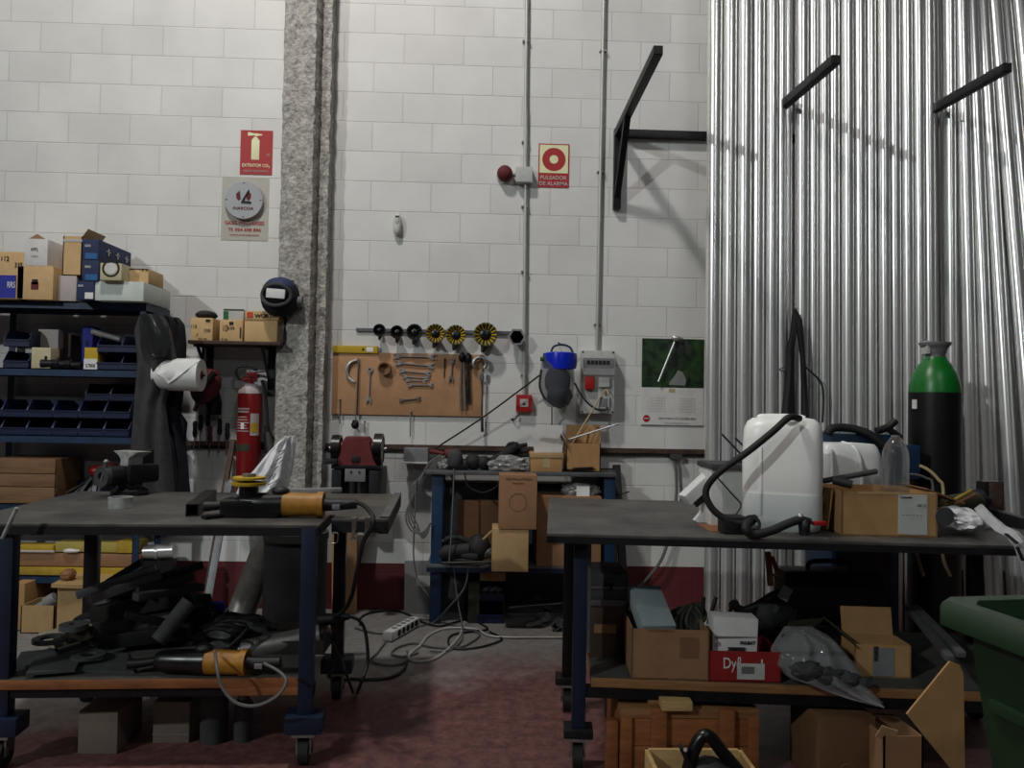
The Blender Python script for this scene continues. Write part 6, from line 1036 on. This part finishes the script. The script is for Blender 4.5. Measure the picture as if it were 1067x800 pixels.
# ------------------------------------------------------------------ on the floor under the right table
def big_crate():
    Y = 2.95; a, b = at(647, 760, Y), at(788, 760, Y); zt = at(715, 737, Y).z; x0, x1 = a.x, b.x; t = T('wooden_crate', 'big orange wooden crate with battens under the right table', 'crate', ((x0+x1)/2, Y+.2, 0)); P('crate_body', M().b2((x0, Y, 0), (x1, Y+.34, zt-.015), .003), 'orangewood', t)
    zz = [0, zt*.45, zt*.86, zt]
    P('front_board', M().b2((x0, Y-.012, zz[0]+.002), (x1, Y, zz[1]-.003), .002), 'orangewood', t); P('front_board', M().b2((x0, Y-.012, zz[1]), (x1, Y, zz[2]-.002), .002), 'orangewood', t); P('top_rail', M().b2((x0-.005, Y-.016, zz[2]), (x1+.005, Y+.05, zz[3]), .003), 'wood', t)
    for px in (685, 755): x = at(px, 760, Y).x; P('batten', M().b2((x-.028, Y-.034, 0), (x+.028, Y-.012, zt+.005), .003), 'orangewood', t)
    for x in (x0+.02, x1-.015): P('batten', M().b2((x-.022, Y-.024, 0), (x+.018, Y-.012, zt-.03), .002), 'orangewood', t)
    P('top_board', M().b2((x0, Y+.05, zt-.015), (x1, Y+.34, zt), .002), 'wood', t)
    P('side_batten', M().b2((x0-.05, Y+.02, 0), (x0-.006, Y+.06, zt-.06), .003), 'orangewood', t); P('side_batten', M().b2((x1+.006, Y+.04, .12), (x1+.025, Y+.09, .19), .003), 'orangewood', t)
    W('wood_block', M().box((at(703, 731, Y).x, Y+.03, zt+.0195), (.115, .15, .036), (0, 0, 0), .006), 'palewood', 'split wooden block lying on the wooden crate', 'block'); W('wood_block', M().b2((at(679, 733, Y).x-.01, Y+.01, zt+.002), (at(679, 733, Y).x+.03, Y+.10, zt+.022), .002), 'wood', 'small flat wooden piece on the crate left of the split block', 'block')
big_crate()
W('board_offcut', M().bar(V((at(640, 760, 3.25).x, 3.30, 0)), at(634, 712, 3.35), .05, .016), 'darkwood', 'narrow dark board standing left of the wooden crate', 'board')
def front_tray():
    Y0, Y1 = 2.28, 2.62; a, b = at(671, 779, Y1), at(772, 779, Y1); x0, x1 = a.x, b.x; zt = (a.z+b.z)/2; t = T('wooden_box', 'open pale wooden box at the bottom edge holding a black tool', 'box', ((x0+x1)/2, 2.45, 0)); k = .014
    for lo, hi, nm in (((x0, Y0, 0), (x1, Y0+k, zt), 'front_board'), ((x0, Y1-k, 0), (x1, Y1, zt), 'back_board'), ((x0, Y0, 0), (x0+k, Y1, zt), 'side_board'), ((x1-k, Y0, 0), (x1, Y1, zt), 'side_board'), ((x0, Y0, 0), (x1, Y1, .02), 'bottom_board')): P(nm, M().b2(lo, hi, .002), 'palewood', t)
    Y2 = 2.44; t = T('chainsaw', 'black power tool with a loop handle standing in the open wooden box', 'power tool', (at(735, 800, Y2).x, Y2, .02))
    P('handle', M().tube([at(716, 806, Y2), at(722, 784, Y2), at(731, 768, Y2), at(740, 768, Y2), at(754, 785, Y2), at(772, 806, Y2)], .020, 12), 'blackgloss', t); P('body', M().blob(at(742, 824, Y2), (.105, .07, .10), 2, .12), 'rubber', t); P('blade', M().bar(at(709, 777, Y2-.02), at(722, 806, Y2-.02), .03, .012), 'black', t); P('screw', M().cyl(at(714, 781, Y2-.04), at(714, 781, Y2-.025), .006), 'alu', t); P('stem', M().b2((at(742, 815, Y2).x-.06, Y2-.05, .02), (at(742, 815, Y2).x+.06, Y2+.05, at(742, 824, Y2).z)), 'rubber', t)
front_tray()
t = carton(852, 912, 747, 0, 2.85, .25, 'shade-darkened brown carton with faint round print under the right table', 'cardshade', None, rz=.04, h=at(880, 747, 2.85).z); m = M(); m.pipe((0, -.1275, .06), (0, -.1245, .06), .03, .024, 20); P('round_print', m, 'cardd', t, True)  # cardboard colour darkened to stand in for the shade under the table
t = carton(921, 962, 767, 0, 2.75, .2, 'torn open brown carton beside the green bin under the right table', 'kraft', None, open_=True, h=at(940, 767, 2.75).z); P('red_mark', M().cyl((.02, -.1015, .09), (.02, -.1, .09), .022, n=12), 'darkred', t, True); P('flap', M().box((-.06, -.10, at(940, 767, 2.75).z+.01), (.06, .004, .05), (.4, .3, 0)), 'cardp', t, True)
def flap_sheet():
    Y = 1.93; pts = [(990, 689), (1000, 693), (1004, 702), (1006, 830), (1000, 812), (945, 744)]; q = [at(x, y, Y) for x, y in pts]; m = M(); m.prism([(v.x, v.z) for v in q], Y, Y+.006); zmin = min(v.z for v in q)
    t = W('cardboard_sheet', m, 'card', 'bent cardboard sheet with a pointed corner leaning on the green bin', 'cardboard')
    P('folded_leg', M().b2((q[3].x-.09, Y+.001, 0), (q[3].x-.003, Y+.006, zmin+.05)), 'card', t)
flap_sheet()
def wheelie_bin():
    z = .985; c = on(969, 621, z); e = on(1067, 655, z); d = (e-c).normalized(); rz = math.asin(d.x); t = T('wheelie_bin', 'large dark green wheelie bin at the right edge of the picture', 'bin', (c.x, c.y, 0), rz)   # local origin: far left corner of the rim; x to the right, -y nearer
    w_, l_ = .62, .74; o = .042; R = []; m = M(); R = []
    def rect(x0, y0, x1, y1, zz, r=.03): return [m.bm.verts.new((x, y, zz)) for x, y in ((x0+r, y1), (x1-r, y1), (x1, y1-r), (x1, y0+r), (x1-r, y0), (x0+r, y0), (x0, y0+r), (x0, y1-r))]
    R = [rect(o+.09, -l_+.12, w_-o-.09, -o-.09, 0.06), rect(o, -l_+o, w_-o, -o, z-.10), rect(o+.0, -l_+o, w_-o, -o, z-.03), rect(o+.014, -l_+o+.014, w_-o-.014, -o-.014, z-.03), rect(o+.10, -l_+.14, w_-o-.10, -o-.10, .08)]
    for A, B in zip(R, R[1:]):
        for i in range(8): m.bm.faces.new((A[i], A[(i+1) % 8], B[(i+1) % 8], B[i]))
    m.bm.faces.new(R[0][::-1]); m.bm.faces.new(R[-1]); P('body', m, 'binshadegreen', t, True)
    m = M(); R = [rect(.012, -l_+.012, w_-.012, -.012, z-.055), rect(0, -l_, w_, 0, z-.05), rect(0, -l_, w_, 0, z-.012), rect(.01, -l_+.01, w_-.01, -.01, z), rect(.045, -l_+.045, w_-.045, -.045, z), rect(.052, -l_+.052, w_-.052, -.052, z-.02), rect(.06, -l_+.06, w_-.06, -.06, z-.055)]
    for A, B in zip(R, R[1:]+R[:1]):
        for i in range(8): m.bm.faces.new((A[i], A[(i+1) % 8], B[(i+1) % 8], B[i]))
    P('rim', m, 'binshadegreen', t, True)
    for zz in (.62, .80): P('moulded_rib', M().box((o+.018-(zz-.6)*.06, -l_/2, zz), (.016, l_*.7, .025), None, .004), 'binshadegreen', t, True)
    for x in (.1, w_-.15): P('wheel', M().cyl((x, -.10, .09), (x+.05, -.10, .09), .09, n=28), 'rubber', t, True)
    P('axle', M().cyl((.1, -.10, .09), (w_-.1, -.10, .09), .012), 'steel', t, True); P('skid', M().b2((o+.1, -l_+.14, 0), (w_-o-.1, -l_+.2, .07), .004), 'binshadegreen', t, True)
    W('metal_scrap', M().bar(t.matrix_basis @ V((.17, -.25, .60)), t.matrix_basis @ V((.25, -.12, 1.02)), .05, .012).bar(t.matrix_basis @ V((.2, -.3, .07)), t.matrix_basis @ V((.17, -.25, .62)), .05, .012), 'alu', 'bright metal offcut standing inside the green bin', 'scrap')
wheelie_bin()

cable(fl((8, 657), (30, 655), (52, 651), (68, 645), (80, 637), (90, 630)), .006, 'cablegrey', 'grey cable lying on the floor below the rack, left of the scrap pile')
